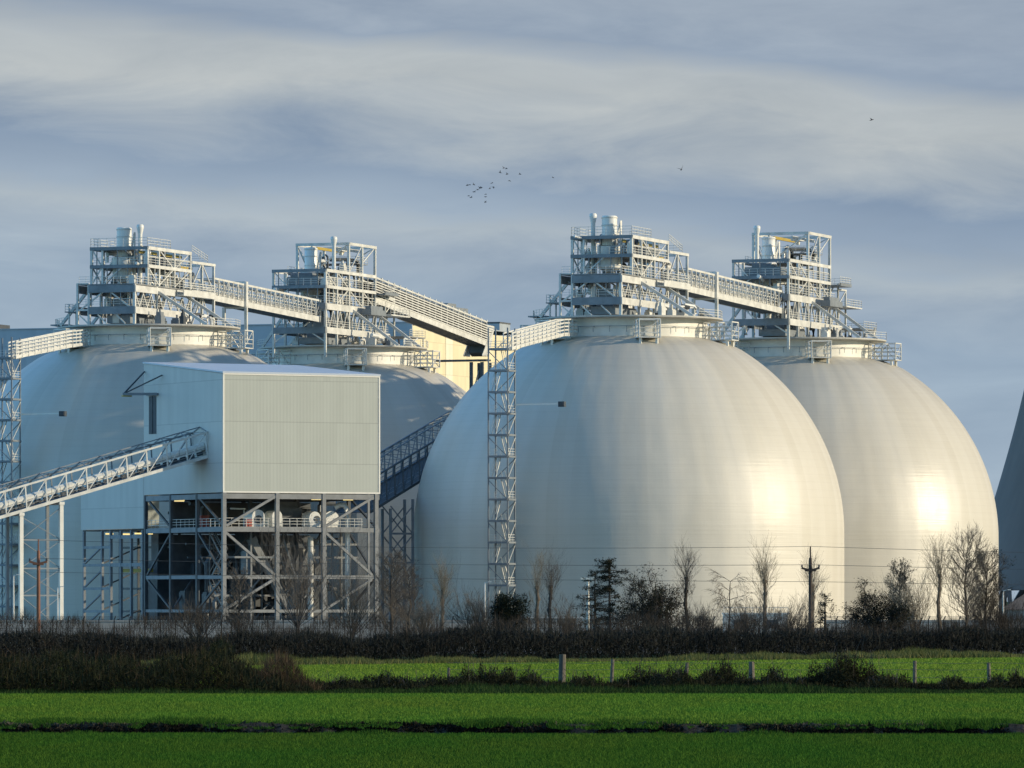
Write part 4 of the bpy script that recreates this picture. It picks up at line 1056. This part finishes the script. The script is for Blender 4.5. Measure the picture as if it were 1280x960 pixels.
def scrub(name, n, x0, x1, y0, y1, hf, mat, lmin, lmax, w, parent=None, lean=.75, bias=.65, zpow=.8, x=None, y=None):
    if x is None: x = x0+(x1-x0)*RNG.random(n); y = y0+(y1-y0)*RNG.random(n)
    H = hf(x, y); z = H*RNG.random(n)**zpow
    L = lmin+(lmax-lmin)*RNG.random(n)
    a = 2*PI*RNG.random(n); el = np.clip(bias+lean*(RNG.random(n)-.5)*2, -1, 1)
    ce = np.sqrt(1-el**2)
    d = np.stack([np.cos(a)*ce*L, np.sin(a)*ce*L, el*L], 1)
    a2 = PI*RNG.random(n); wv = np.stack([np.cos(a2)*.8, .3*np.sin(a2), .5*(RNG.random(n)-.5)], 1)*(w*(.5+RNG.random(n)))[:, None]/2
    tone = np.clip(RNG.random(n)*.7+.3*z/np.maximum(H, .1), 0, 1)
    k = H > .04
    return tri_mesh(name, np.stack([x, y, z], 1)[k], d[k], wv[k], tone[k], mat, parent)

def hedge_y(px):
    k = (px-640)/F
    return 382/(1-1.0*k)
# the long dark hedge: dense body, thin brown tops
t = thing('hedge', 'long dark bare hedge running below the domes', 'hedge', (0, 0, 0))
hf = lambda x, y: 1.75+.22*jagv(x*.5, 1)+.25*jagv(x*1.7, 3)
def hedge_pts(n, y0, y1, pw=1):
    x = -50+105*RNG.random(n); return x, 382+1.0*x+y0+(y1-y0)*RNG.random(n)
hx, hy = hedge_pts(170000, 2, 8)
scrub('body', len(hx), 0, 0, 0, 0, hf, 'hedge', .2, .6, .085, t, .7, .5, .75, x=hx, y=hy)
hf2 = lambda x, y: 2.45-.004*x+.5*jagv(x*.7, 6)+.5*jagv(x*2.1, 2)
hx, hy = hedge_pts(62000, 2, 12)
scrub('twig_top', len(hx), 0, 0, 0, 0, hf2, 'hedge_top', .3, .85, .028, t, .35, .85, .5, x=hx, y=hy)
# brambles and scrub at left in front of the far field
t = thing('scrub_bank', 'big dark overgrown bramble bank at the left of the fields', 'bramble', (0, 0, 0))
def hs(x, y):
    px = 640+x*F/y
    e = np.clip((392-px)/120, 0, 1)**.55*(.8+.3*jagv(x*3.3, 8))
    return e*(1.62+.35*jagv(x*.8, 2)+.35*jagv(x*2.3, 5)+.3*jagv(x*6.1, 1)+.28*np.sin(px*.0085+.3))*np.clip((y-243)/4, .35, 1)
scrub('thicket', 70000, -32, -8, 245, 260, hs, 'scrub', .15, .5, .06, t, .8, .45, .8)
def hs2(x, y):
    px = 640+x*F/y
    return hs(x, y)*1.12+.1*(px < 380)
scrub('dry_stems', 3500, -32, -8.6, 245, 257, hs2, 'scrub_dry', .3, .8, .022, t, .45, .8, .5)
t2 = thing('reed_clump', 'rusty brown dead stem clump at the right end of the bramble bank', 'plant', (at(350, 0, 250).x, 250, 0))
n = 2600; x = RNG.normal(0, .75, n); y = RNG.normal(0, .8, n)
scrub('stems', n, 0, 0, 0, 0, lambda x, y: 1.55*np.exp(-(x/1.1)**2), 'scrub_dry', .3, .7, .028, t2, .4, .85, .7, x=x, y=y)['kind'] = 'stuff'
# bramble mounds along the fence
spots = [(420, 843, 3.2, .45), (480, 846, 3.4, .6), (545, 848, 2.6, .5), (610, 838, 2.4, .95), (650, 846, 2.6, .75), (725, 850, 2.8, .55), (800, 846, 2.4, .7), (850, 840, 2.0, .85), (900, 838, 2.2, .9), (960, 846, 2.6, .7), (1050, 834, 3.0, 1.25), (1110, 850, 2.4, .6), (1190, 850, 1.6, .5), (1262, 850, 2.2, .6)]
lab = ['low bramble mound right of the dead stem clump', 'wide low bramble mound under the far field, left part', 'low bramble mound left of the tall leaning one', 'tall bramble mound left of the thick fence post', 'bramble mound at the foot of the thick fence post', 'low bramble mound right of the thick fence post', 'bramble mound beside the second thin fence post', 'spiky bramble mound with arching shoots before the third post', 'ragged bramble mound left of the stout grey post', 'bramble mound right of the stout grey post', 'tallest dark bramble mound in the right half of the bank', 'low bramble tail right of the tallest mound', 'small bramble patch between the two right posts', 'bramble patch at the right edge of the fence bank']
for (px, yt, w, hgt), lb in zip(spots, lab):
    Y = 252+RNG.random()*6; p = at(px, 0, Y)
    t = thing('bramble_bush', lb, 'bramble', (p.x, Y, 0), 0, 'bramble mounds along the fence')
    n = int(5200*w*(.6+hgt)); hgt *= 1.4; ph = RNG.random()*9
    k = int(7+5*w); cx = RNG.normal(0, w*.36, k); cy = RNG.normal(0, 1.0, k); cs = .18+.35*RNG.random(k); ch = hgt*(.35+.75*RNG.random(k))*np.exp(-(cx/(w*.75))**2)
    j = RNG.integers(0, k, n); x = cx[j]+RNG.normal(0, 1, n)*cs[j]; y = cy[j]+RNG.normal(0, 1, n)*cs[j]*1.3
    xh = {}
    def f(xx, yy):
        return np.maximum(.26*hgt+.1, ch[j]*np.exp(-((xx-cx[j])/(cs[j]*1.5))**2)*(.65+.5*RNG.random(n)))
    scrub('leaves', n, 0, 0, 0, 0, f, 'bramble', .06, .24, .06, t, .95, .25, .75, x=x, y=y)
    m = MB(); rr = random.Random(px)
    for q in range(int(16+14*w)):
        c = rr.randrange(k); bx, by = cx[c]+rr.gauss(0, .2), cy[c]+rr.gauss(0, .2); a = rr.uniform(-1, 1); hh = max(.15, ch[c])*rr.uniform(.7, 1.7); l = rr.uniform(.3, 1.1)
        m.tube([(bx, by, 0), (bx+a*l*.3, by, hh*.8), (bx+a*l*.7, by+.1, hh), (bx+a*l, by+.2, hh*.8)], .013, 3, .006)
    m.build('stems', 'twig_dark', t)['kind'] = 'stuff'

# wire fence
fy = 262
t = thing('wire_fence', 'timber post and wire fence along the field edge', 'fence', (0, fy, 0))
posts = [(560, 834, .07), (702, 818, .17), (764, 824, .085), (857, 828, .085), (940, 827, .14), (1143, 826, .09), (1237, 828, .09), (1330, 829, .09)]
for px, yt, r in posts:
    p = at(px, yt, fy); rr = random.Random(px); lx, ly = rr.uniform(-.07, .07), rr.uniform(-.05, .05)
    MB().tube([(p.x, 0, 0), (p.x+lx*.5, 0, p.z*.5), (p.x+lx, ly, p.z-.04), (p.x+lx*1.05, ly, p.z)], r, 9, r*.85).build('post', 'post', t)
m = MB()
for a, bq in zip(posts, posts[1:]):
    pa, pb = at(a[0], 0, fy), at(bq[0], 0, fy)
    for z in (.55, .9, 1.2): m.tube([(pa.x, -.1, z), ((pa.x+pb.x)/2, -.1, z-.03), (pb.x, -.1, z)], .008, 4)
m.build('strand_wire', 'wire', t)

# ---- trees
def seg(m, a, b, r0, r1, n=4):
    d = (b-a)
    if d.length < 1e-4: return
    d = d.normalized(); s = d.cross(Vector((.3, .9, .2))).normalized(); u = s.cross(d)
    vs = [a+(s*math.cos(2*PI*k/n)+u*math.sin(2*PI*k/n))*r0 for k in range(n)]+[b+(s*math.cos(2*PI*k/n)+u*math.sin(2*PI*k/n))*r1 for k in range(n)]
    m.add(vs, [(k, (k+1) % n, (k+1) % n+n, k+n) for k in range(n)])
TIPS = []
def grow(rr, wood, twig, p, d, L, r, depth, upb=.25, spread=.5, kids=(3, 4), wob=.12, thin=.012):
    n = 4; q = p
    pts = [p]
    for i in range(n):
        d = (d+Vector((rr.gauss(0, wob), rr.gauss(0, wob), rr.gauss(0, wob)+upb*.12))).normalized()
        e = q+d*(L/n); r0 = r*(1-.55*i/n); r1 = r*(1-.55*(i+1)/n)
        seg(wood if r > .03 else twig, q, e, r0, max(r1, thin*.6), 5 if r > .05 else 3); q = e; pts.append(e)
    if depth <= 0:
        TIPS.append(tuple(q)); return
    k = rr.randint(*kids)
    for i in range(k):
        f = rr.uniform(.35, 1.0); j = min(n-1, int(f*n)); b0 = pts[j].lerp(pts[j+1], f*n-j)
        a = rr.uniform(0, 2*PI); s = rr.uniform(.6, 1.2)*spread
        side = d.cross(Vector((math.cos(a), math.sin(a), .2))).normalized()
        nd = (d*math.cos(s)+side*math.sin(s)+Vector((0, 0, upb*.5))).normalized()
        grow(rr, wood, twig, b0, nd, L*rr.uniform(.5, .8), max(thin, r*.5), depth-1, upb, spread, kids, wob, thin)
def tree(name, label, px, ytop, Y, kind, mats=('bark', 'twig'), group='bare trees along the hedge', wide=1.0, seed=None, leafy=0):
    Y = max(Y, hedge_y(px)+8); p = at(px, ytop, Y); H = p.z
    rr = random.Random(seed or int(px*7+ytop))
    t = thing(name, label, 'tree', (p.x, Y, 0), 0, group)
    wood, twig = MB(), MB(); O = Vector((0, 0, 0)); TIPS.clear()
    if kind == 'pollard':      # bare upright stem with a fan of thin shoots on top
        hk = H*.66; q = O
        for i in range(6):
            e = Vector((rr.gauss(0, .05), rr.gauss(0, .05), hk*(i+1)/6)); seg(wood, q, e, .17-.012*i, .17-.012*(i+1), 7); q = e
            if i > 0:
                seg(wood, e-Vector((0, 0, .12)), e+Vector((0, 0, .1)), .17, .15, 7)
        for k in range(int(30*wide+8)):
            a = rr.uniform(0, 2*PI); tl = abs(rr.gauss(0, .42*wide)); z = hk-rr.random()**1.3*1.5
            d = Vector((math.cos(a)*math.sin(tl), math.sin(a)*math.sin(tl), math.cos(tl)))
            grow(rr, wood, twig, Vector((q.x, q.y, z)), d, (H-hk)*rr.uniform(.35, .85)*(1-.35*tl), .015, 2, .3, .5, (2, 4), .09, .006)
        for k in range(int(34*wide)):
            a = rr.uniform(0, 2*PI); z = hk*rr.uniform(.3, .98)
            lean = rr.uniform(.4, 1.2); d = Vector((math.cos(a)*lean, math.sin(a)*lean, 1.0)).normalized()
            grow(rr, wood, twig, Vector((0, 0, z)), d, rr.uniform(.3, 1.2), .011, 2, .6, .45, (2, 3), .06, .0055)
    elif kind == 'fan':        # many stems from a low bole, upswept
        hk = H*.2; seg(wood, O, Vector((0, 0, hk)), .2, .17, 7)
        for k in range(int(26*wide)):
            a = rr.uniform(0, 2*PI); tl = min(.95, abs(rr.gauss(.3, .28))*wide)
            d = Vector((math.cos(a)*math.sin(tl), math.sin(a)*math.sin(tl), math.cos(tl)))
            grow(rr, wood, twig, Vector((0, 0, hk-.1)), d, (H-hk)*rr.uniform(.34, .54)/max(.6, math.cos(tl)), .032, 3, .4, .5, (2, 4), .08, .0065)
    elif kind == 'tall':       # single leader, ascending branches
        q = O; n = 14
        for i in range(n):
            e = Vector((rr.gauss(0, .04)+q.x*.9, rr.gauss(0, .04)+q.y*.9, H*.97*(i+1)/n)); r0 = .15*(1-i/n)+.015; r1 = .15*(1-(i+1)/n)+.015
            seg(wood, q, e, r0, r1, 6)
            if i >= 2:
                for k in range(5):
                    a = rr.uniform(0, 2*PI); d = Vector((math.cos(a)*.8, math.sin(a)*.8, .8)).normalized()
                    grow(rr, wood, twig, q.lerp(e, rr.random()), d, H*.30*wide*(1-.6*abs(i-5)/n)*rr.uniform(.7, 1.15), .03, 3, .4, .6, (3, 4), .1, .008)
            q = e
    elif kind == 'spread':     # rounded, crooked crown
        for k in range(3):
            a = rr.uniform(0, 2*PI)
            grow(rr, wood, twig, O, Vector((math.cos(a)*.3, math.sin(a)*.3, 1)).normalized(), H*.52, .15, 5, .12, .85*wide, (3, 5), .16, .010)
    elif kind == 'weep':
        q = O
        for i in range(8):
            e = Vector((rr.gauss(0, .05), rr.gauss(0, .05), H*.95*(i+1)/8)); seg(wood, q, e, .09-.009*i, .09-.009*(i+1), 5)
            for k in range(4):
                a = rr.uniform(0, 2*PI); d = Vector((math.cos(a)*.8, math.sin(a)*.8, .5)).normalized()
                if i > 2: grow(rr, wood, twig, e, d, H*.2*wide, .018, 2, -.5, .5, (3, 5), .12, .009)
            q = e
    wood.build('trunk', mats[0], t)
    if twig.f: twig.build('crown', mats[1], t)
    if leafy:
        tp = np.array(TIPS); j = RNG.integers(0, len(tp), leafy); m = leafy
        B = tp[j]+RNG.normal(0, .10, (m, 3)); d = RNG.normal(0, .06, (m, 3)); wv = RNG.normal(0, .022, (m, 3))
        tri_mesh('leaves', B, d, wv, RNG.random(m), 'needle', t)
    return t
def conifer(label, px, ytop, Y, wide=1.0, dens=1.0, mat='needle', group='dark conifers along the hedge'):
    Y = max(Y, hedge_y(px)+8); p = at(px, ytop, Y); H = p.z; rr = random.Random(int(px))
    t = thing('conifer', label, 'tree', (p.x, Y, 0), 0, group)
    wood = MB(); seg(wood, Vector((0, 0, 0)), Vector((rr.gauss(0, .06), 0, H)), .16, .02, 7)
    B, Dv = [], []
    n = int(78*dens)
    for k in range(n):
        z = H*(.16+.82*rr.random()); a = rr.uniform(0, 2*PI); L = wide*(1.9*(1-z/H)**.55+.3)*rr.uniform(.35, 1.15)
        d = Vector((math.cos(a), math.sin(a), rr.uniform(-.1, .3))); b0 = Vector((0, 0, z)); e = b0+d*L+Vector((0, 0, -.12*L*L))
        seg(wood, b0, b0.lerp(e, .5)+Vector((0, 0, .06)), .035, .02, 4); seg(wood, b0.lerp(e, .5)+Vector((0, 0, .06)), e, .02, .008, 4)
        for j in range(int(62*dens)):
            f = rr.random()**.6; c = b0.lerp(e, f)
            B.append((c.x+rr.gauss(0, .09), c.y+rr.gauss(0, .09), c.z+rr.gauss(0, .08)))
            Dv.append((rr.gauss(0, .08)+d.x*.07, rr.gauss(0, .08)+d.y*.07, rr.gauss(.04, .08)))
    B, Dv = np.array(B), np.array(Dv); m = len(B)
    wv = np.stack([RNG.normal(0, .018, m), RNG.normal(0, .01, m), RNG.normal(0, .02, m)], 1)
    wood.build('trunk', 'bark_dark', t)
    tri_mesh('crown', B, Dv, wv, RNG.random(m), mat, t)
    return t
def bush(label, px, ytop, Y, w, mat='evergreen', n=12000, group='rounded bushes on the hedge line', name='bush', leaf=.10):
    Y = max(Y, hedge_y(px)+8); p = at(px, ytop, Y); H = p.z
    t = thing(name, label, 'bush', (p.x, Y, 0), 0, group)
    wood = MB(); rr = random.Random(int(px))
    lobes = [(rr.uniform(-.55, .55)*w, rr.uniform(-.4, .4)*w, H*rr.uniform(.4, .72), rr.uniform(.35, .6)) for k in range(9)]+[(0, 0, H*.62, .6)]
    B = []
    for x, y, z, s in lobes:
        seg(wood, Vector((x*.04, y*.04, .15)), Vector((x, y, z)), .06, .02, 4)
        k = int(n*s/2.6); v = RNG.normal(size=(k, 3)); v /= np.linalg.norm(v, axis=1)[:, None]
        rad = RNG.random(k)**.4
        B.append(np.stack([x+v[:, 0]*rad*s*w*.75, y+v[:, 1]*rad*s*w*.75, np.clip(z+v[:, 2]*rad*min(H-z, H*.45), .05, H)], 1))
    B = np.concatenate(B); m = len(B)
    d = RNG.normal(size=(m, 3))*leaf*.7; d[:, 2] = np.abs(d[:, 2])*.8; wv = RNG.normal(size=(m, 3))*leaf*.22
    seg(wood, Vector((0, 0, 0)), Vector((0, 0, .4)), .16, .14, 8)
    wood.build('stems', 'bark_dark', t)['kind'] = 'stuff'
    tri_mesh('foliage', B, d, wv, RNG.random(m)*.6+.4*B[:, 2]/H, mat, t)
    return t
PB = ('bark', 'twig'); BR = ('bark_dark', 'twig_brown'); DK = ('bark_dark', 'twig_dark')
tree('bare_tree', 'pale fan topped pollard tree left of the stair tower', 553, 694, 418, 'pollard', PB, wide=1.3)
tree('bare_tree', 'thin pollard, left of the close pair right of the stair tower', 672, 690, 420, 'pollard', PB, wide=.7)
tree('bare_tree', 'thicker stemmed pollard, right of the close pair right of the stair tower', 687, 688, 416, 'pollard', BR, wide=.8)
conifer('dark open conifer directly right of the floodlight mast', 744, 714, 425, 1.35, .9)
conifer('taller dark conifer with drooping boughs, right of its twin', 763, 696, 418, 1.45, 1.1)
tree('bare_tree', 'dark broad crooked tree leaning left, before the front dome', 828, 711, 415, 'spread', DK, wide=1.1, leafy=16000)
tree('bare_tree', 'tall pollard with thin upright shoots over the dark broad tree', 858, 672, 416, 'pollard', BR, wide=.75)
tree('bare_tree', 'small weeping birch alone before the front dome', 912, 722, 420, 'weep', BR)
tree('bare_tree', 'solitary tall pollard between the birch and the utility pole', 956, 678, 416, 'pollard', PB, wide=1.0)
tree('bare_tree', 'thin pale pollard right behind the dark utility pole', 1016, 688, 436, 'pollard', PB, wide=.8)
conifer('small young conifer right of the dark utility pole', 1032, 742, 418, .55, .45)
tree('bare_tree', 'pale fan shaped willow beside the round bush', 1142, 718, 420, 'fan', PB, wide=1.1)
tree('bare_tree', 'brown leafy topped tree leaning over the round bush', 1124, 714, 424, 'tall', BR, wide=.6, leafy=2500)
tree('bare_tree', 'tallest bare pollard before the sunlit dome glint', 1174, 667, 414, 'pollard', PB, wide=1.1)
tree('bare_tree', 'pointed bare tree, left of the pair at the dome edge', 1207, 688, 416, 'tall', BR, wide=.85)
tree('bare_tree', 'rounder bare tree, right of the pair at the dome edge', 1232, 704, 416, 'tall', BR, wide=.8, leafy=2500)
tree('bare_tree', 'broad brown bare tree before the middle of the steel frame', 372, 664, 462, 'fan', BR, wide=1.5)
tree('bare_tree', 'brown bare tree before the right leg of the steel frame', 440, 706, 440, 'fan', BR, wide=1.2)
tree('bare_tree', 'slim brown bare tree below the dark inclined conveyor', 490, 700, 440, 'tall', BR, wide=.7)
tree('bare_tree', 'brown bare sapling between trestle and the front dome', 512, 716, 445, 'tall', BR, wide=.6)
tree('bare_tree', 'dark bare sapling under the left part of the steel frame', 300, 722, 440, 'tall', BR, wide=.6)
bush('dense dark evergreen bush below the stair tower', 640, 740, 412, 1.9, n=12000)

G = 'twiggy shrubs on the hedge line'
tree('shrub', 'brown twiggy shrub left of the dark evergreen bush', 600, 738, 414, 'fan', BR, G, 1.5)
tree('shrub', 'low dark shrub at the foot of the broad crooked tree', 878, 750, 410, 'fan', DK, G, 1.3)
tree('shrub', 'low brown shrub between the solitary pollard and the birch', 935, 752, 410, 'fan', BR, G, 1.6)
tree('shrub', 'low brown shrub left of the dark utility pole', 985, 750, 410, 'fan', BR, G, 1.5)
tree('shrub', 'low dark shrub at the right edge below the cooling tower', 1258, 746, 412, 'fan', DK, G, 1.5)
tree('shrub', 'brown shrub below the trestle at the building corner', 530, 748, 410, 'fan', BR, G, 1.4)
tree('shrub', 'low brown shrub between the two tall pollards and the conifers', 708, 752, 410, 'fan', BR, G, 1.3)
tree('shrub', 'low tangled brown shrub before the left edge of the steel frame', 250, 752, 440, 'fan', BR, G, 1.5)
tree('bare_tree', 'wide round dark crowned tree left of the fan shaped willow', 1096, 736, 412, 'spread', DK, wide=1.25, leafy=12000)

# ------------------------------------------------------------------ birds
def bird_mesh(flap):
    m = MB()
    m.tube([(-.16, 0, 0), (-.10, 0, .01), (0, 0, .02), (.10, 0, .02), (.15, 0, .03), (.19, 0, .025)], .055, 6, .015)
    for s in (-1, 1):
        m.add([(.07, 0, .03), (-.07, 0, .03), (.05, s*.17, .03+flap*.5), (-.06, s*.17, .03+flap*.5), (-.03, s*.38, .03+flap)], [(0, 1, 3, 2), (2, 3, 4)])
    m.add([(-.14, 0, .0), (-.30, -.06, .0), (-.30, .06, .0)], [(0, 1, 2)])
    return m
protos = {}
def bird(px, py, Y, rz, flap, label, group=None):
    key = flap
    if key not in protos: protos[key] = bird_mesh(flap).build('bird', 'bird'); o = protos[key]
    else: o = protos[key].copy(); COL.objects.link(o)
    o.location = at(px, py, Y); o.rotation_euler = (random.uniform(-.5, .5), random.uniform(-.3, .3), rz)
    if 'group' in o: del o['group']
    tag(o, label, 'bird', group)
fl = [(584, 232), (586, 245), (587, 231), (592, 231), (589, 247), (593, 240), (597, 237), (600, 235), (602, 235), (607, 243), (607, 246), (607, 253), (612, 236), (615, 229), (617, 234), (625, 216), (630, 210), (633, 211), (637, 226), (634, 218), (650, 218), (691, 222)]
for i, (x, y) in enumerate(fl):
    bird(x, y, 780+(i*37 % 60), random.uniform(-.6, .9)+PI*(i % 3 == 0), (.16, .05, -.1, .22)[i % 4], 'tiny dark bird in the loose flock above the middle of the plant', 'small flock of birds in the sky')
bird(852, 212, 500, 1.2, .3, 'single larger dark bird in the sky right of the flock')
bird(1090, 150, 560, .4, .12, 'lone small bird high in the sky at the right')

# ------------------------------------------------------------------ sky, sun, camera
SUN_AZ, SUN_EL = R(82), R(14.5)           # azimuth to the right of straight back towards the camera
sd = Vector((math.cos(SUN_EL)*math.sin(SUN_AZ), -math.cos(SUN_EL)*math.cos(SUN_AZ), math.sin(SUN_EL)))
L = bpy.data.lights.new('sun', 'SUN'); L.energy = 4.5; L.angle = R(.6); L.color = (1, .85, .62)
so = bpy.data.objects.new('sun', L); COL.objects.link(so)
so.rotation_euler = sd.to_track_quat('Z', 'Y').to_euler(); so.location = (200, 300, 200)

w = bpy.data.worlds.new('World'); S.world = w; w.use_nodes = True
nt = w.node_tree; bg = nt.nodes['Background']; bg.inputs['Strength'].default_value = .1
sky = N(nt, 'ShaderNodeTexSky', sky_type='NISHITA'); sky.sun_disc = False
sky.sun_elevation = SUN_EL; sky.sun_rotation = math.atan2(sd.x, sd.y)
tc = N(nt, 'ShaderNodeTexCoord'); sp = N(nt, 'ShaderNodeSeparateXYZ'); nt.links.new(tc.outputs['Generated'], sp.inputs[0])
x, y, z = sp.outputs
def wnoise(fx, fz, scale, detail, rough, off, dist=0.0):
    cb = N(nt, 'ShaderNodeCombineXYZ')
    nt.links.new(mth(nt, 'MULTIPLY', x, fx), cb.inputs[0]); nt.links.new(mth(nt, 'MULTIPLY', z, fz), cb.inputs[1])
    nt.links.new(mth(nt, 'ADD', mth(nt, 'MULTIPLY', y, fx*.5), off), cb.inputs[2])
    n = N(nt, 'ShaderNodeTexNoise', Scale=scale, Detail=float(detail), Roughness=rough, Distortion=dist)
    nt.links.new(cb.outputs[0], n.inputs['Vector']); return n.outputs[0]
warp = wnoise(11, 50, 1, 4, .5, 2.0)
fine = wnoise(24, 95, 1, 7, .6, 7.3, .5)
big = wnoise(8, 26, 1, 3, .5, 13.0)
# elevation with wavy, slightly tilted layers (0 at the horizon, 1 at about 6 degrees)
el = mth(nt, 'DIVIDE', z, .102)
el = mth(nt, 'ADD', el, mth(nt, 'MULTIPLY', mth(nt, 'SUBTRACT', warp, .5), .17))
el = mth(nt, 'ADD', el, mth(nt, 'MULTIPLY', mth(nt, 'SUBTRACT', fine, .5), .13))
el = mth(nt, 'ADD', el, mth(nt, 'MULTIPLY', x, .75), True)
layer = ramp(nt, el, [(0, (3.6, 4.4, 5.2)), (.25, (3.15, 4.0, 4.9)), (.46, (2.9, 3.75, 4.7)), (.56, (3.3, 4.0, 4.75)), (.615, (3.75, 4.35, 4.85)), (.66, (2.9, 3.65, 4.55)), (.70, (2.45, 3.2, 4.2)), (.76, (3.6, 4.1, 4.55)), (.82, (4.3, 4.65, 4.8)), (.88, (4.1, 4.5, 4.75)), (.94, (2.6, 3.25, 4.15)), (1.0, (2.9, 3.5, 4.3))])
var_ = ramp(nt, big, [(.3, (1.0, 1.02, 1.05)), (.7, (1.18, 1.17, 1.15))])
mu = N(nt, 'ShaderNodeMix', data_type='RGBA', blend_type='MULTIPLY'); mu.inputs['Factor'].default_value = 1
nt.links.new(layer, mu.inputs['A']); nt.links.new(var_, mu.inputs['B'])
var2 = ramp(nt, fine, [(.3, (.87, .89, .92)), (.7, (1.13, 1.11, 1.08))])
mu2 = N(nt, 'ShaderNodeMix', data_type='RGBA', blend_type='MULTIPLY'); mu2.inputs['Factor'].default_value = 1
nt.links.new(mu.outputs['Result'], mu2.inputs['A']); nt.links.new(var2, mu2.inputs['B'])
# the cloud bank lies low and ahead; elsewhere the sky is clear and blue
clear = N(nt, 'ShaderNodeMix', data_type='RGBA', blend_type='MULTIPLY'); clear.inputs['Factor'].default_value = 1
nt.links.new(sky.outputs[0], clear.inputs['A'])
nt.links.new(ramp(nt, mth(nt, 'ADD', mth(nt, 'MULTIPLY', x, .5), .5), [(.40, (1.65, 2.65, 3.45)), (.72, (.42, .62, .85))]), clear.inputs['B'])
hi = mth(nt, 'MULTIPLY', ramp(nt, z, [(.13, (1, 1, 1)), (.40, (0, 0, 0))]), ramp(nt, y, [(.45, (0, 0, 0)), (.85, (1, 1, 1))]))
mx = N(nt, 'ShaderNodeMix', data_type='RGBA')
nt.links.new(hi, mx.inputs['Factor']); nt.links.new(clear.outputs['Result'], mx.inputs['A']); nt.links.new(mu2.outputs['Result'], mx.inputs['B'])
nt.links.new(mx.outputs['Result'], bg.inputs['Color'])

cam = bpy.data.cameras.new('camera'); co = bpy.data.objects.new('camera', cam); COL.objects.link(co)
co.location = (0, 0, EYE); co.rotation_euler = (PI/2, 0, 0)
cam.sensor_width = 36; cam.lens = 36*F/1280; cam.shift_y = (HORIZON-480)/1280
cam.clip_start = 1; cam.clip_end = 30000
S.camera = co
S.render.engine = 'CYCLES'
S.view_settings.view_transform = 'Standard'; S.view_settings.look = 'None'; S.view_settings.exposure = 0; S.view_settings.gamma = 1
S.cycles.max_bounces = 6; S.cycles.diffuse_bounces = 3
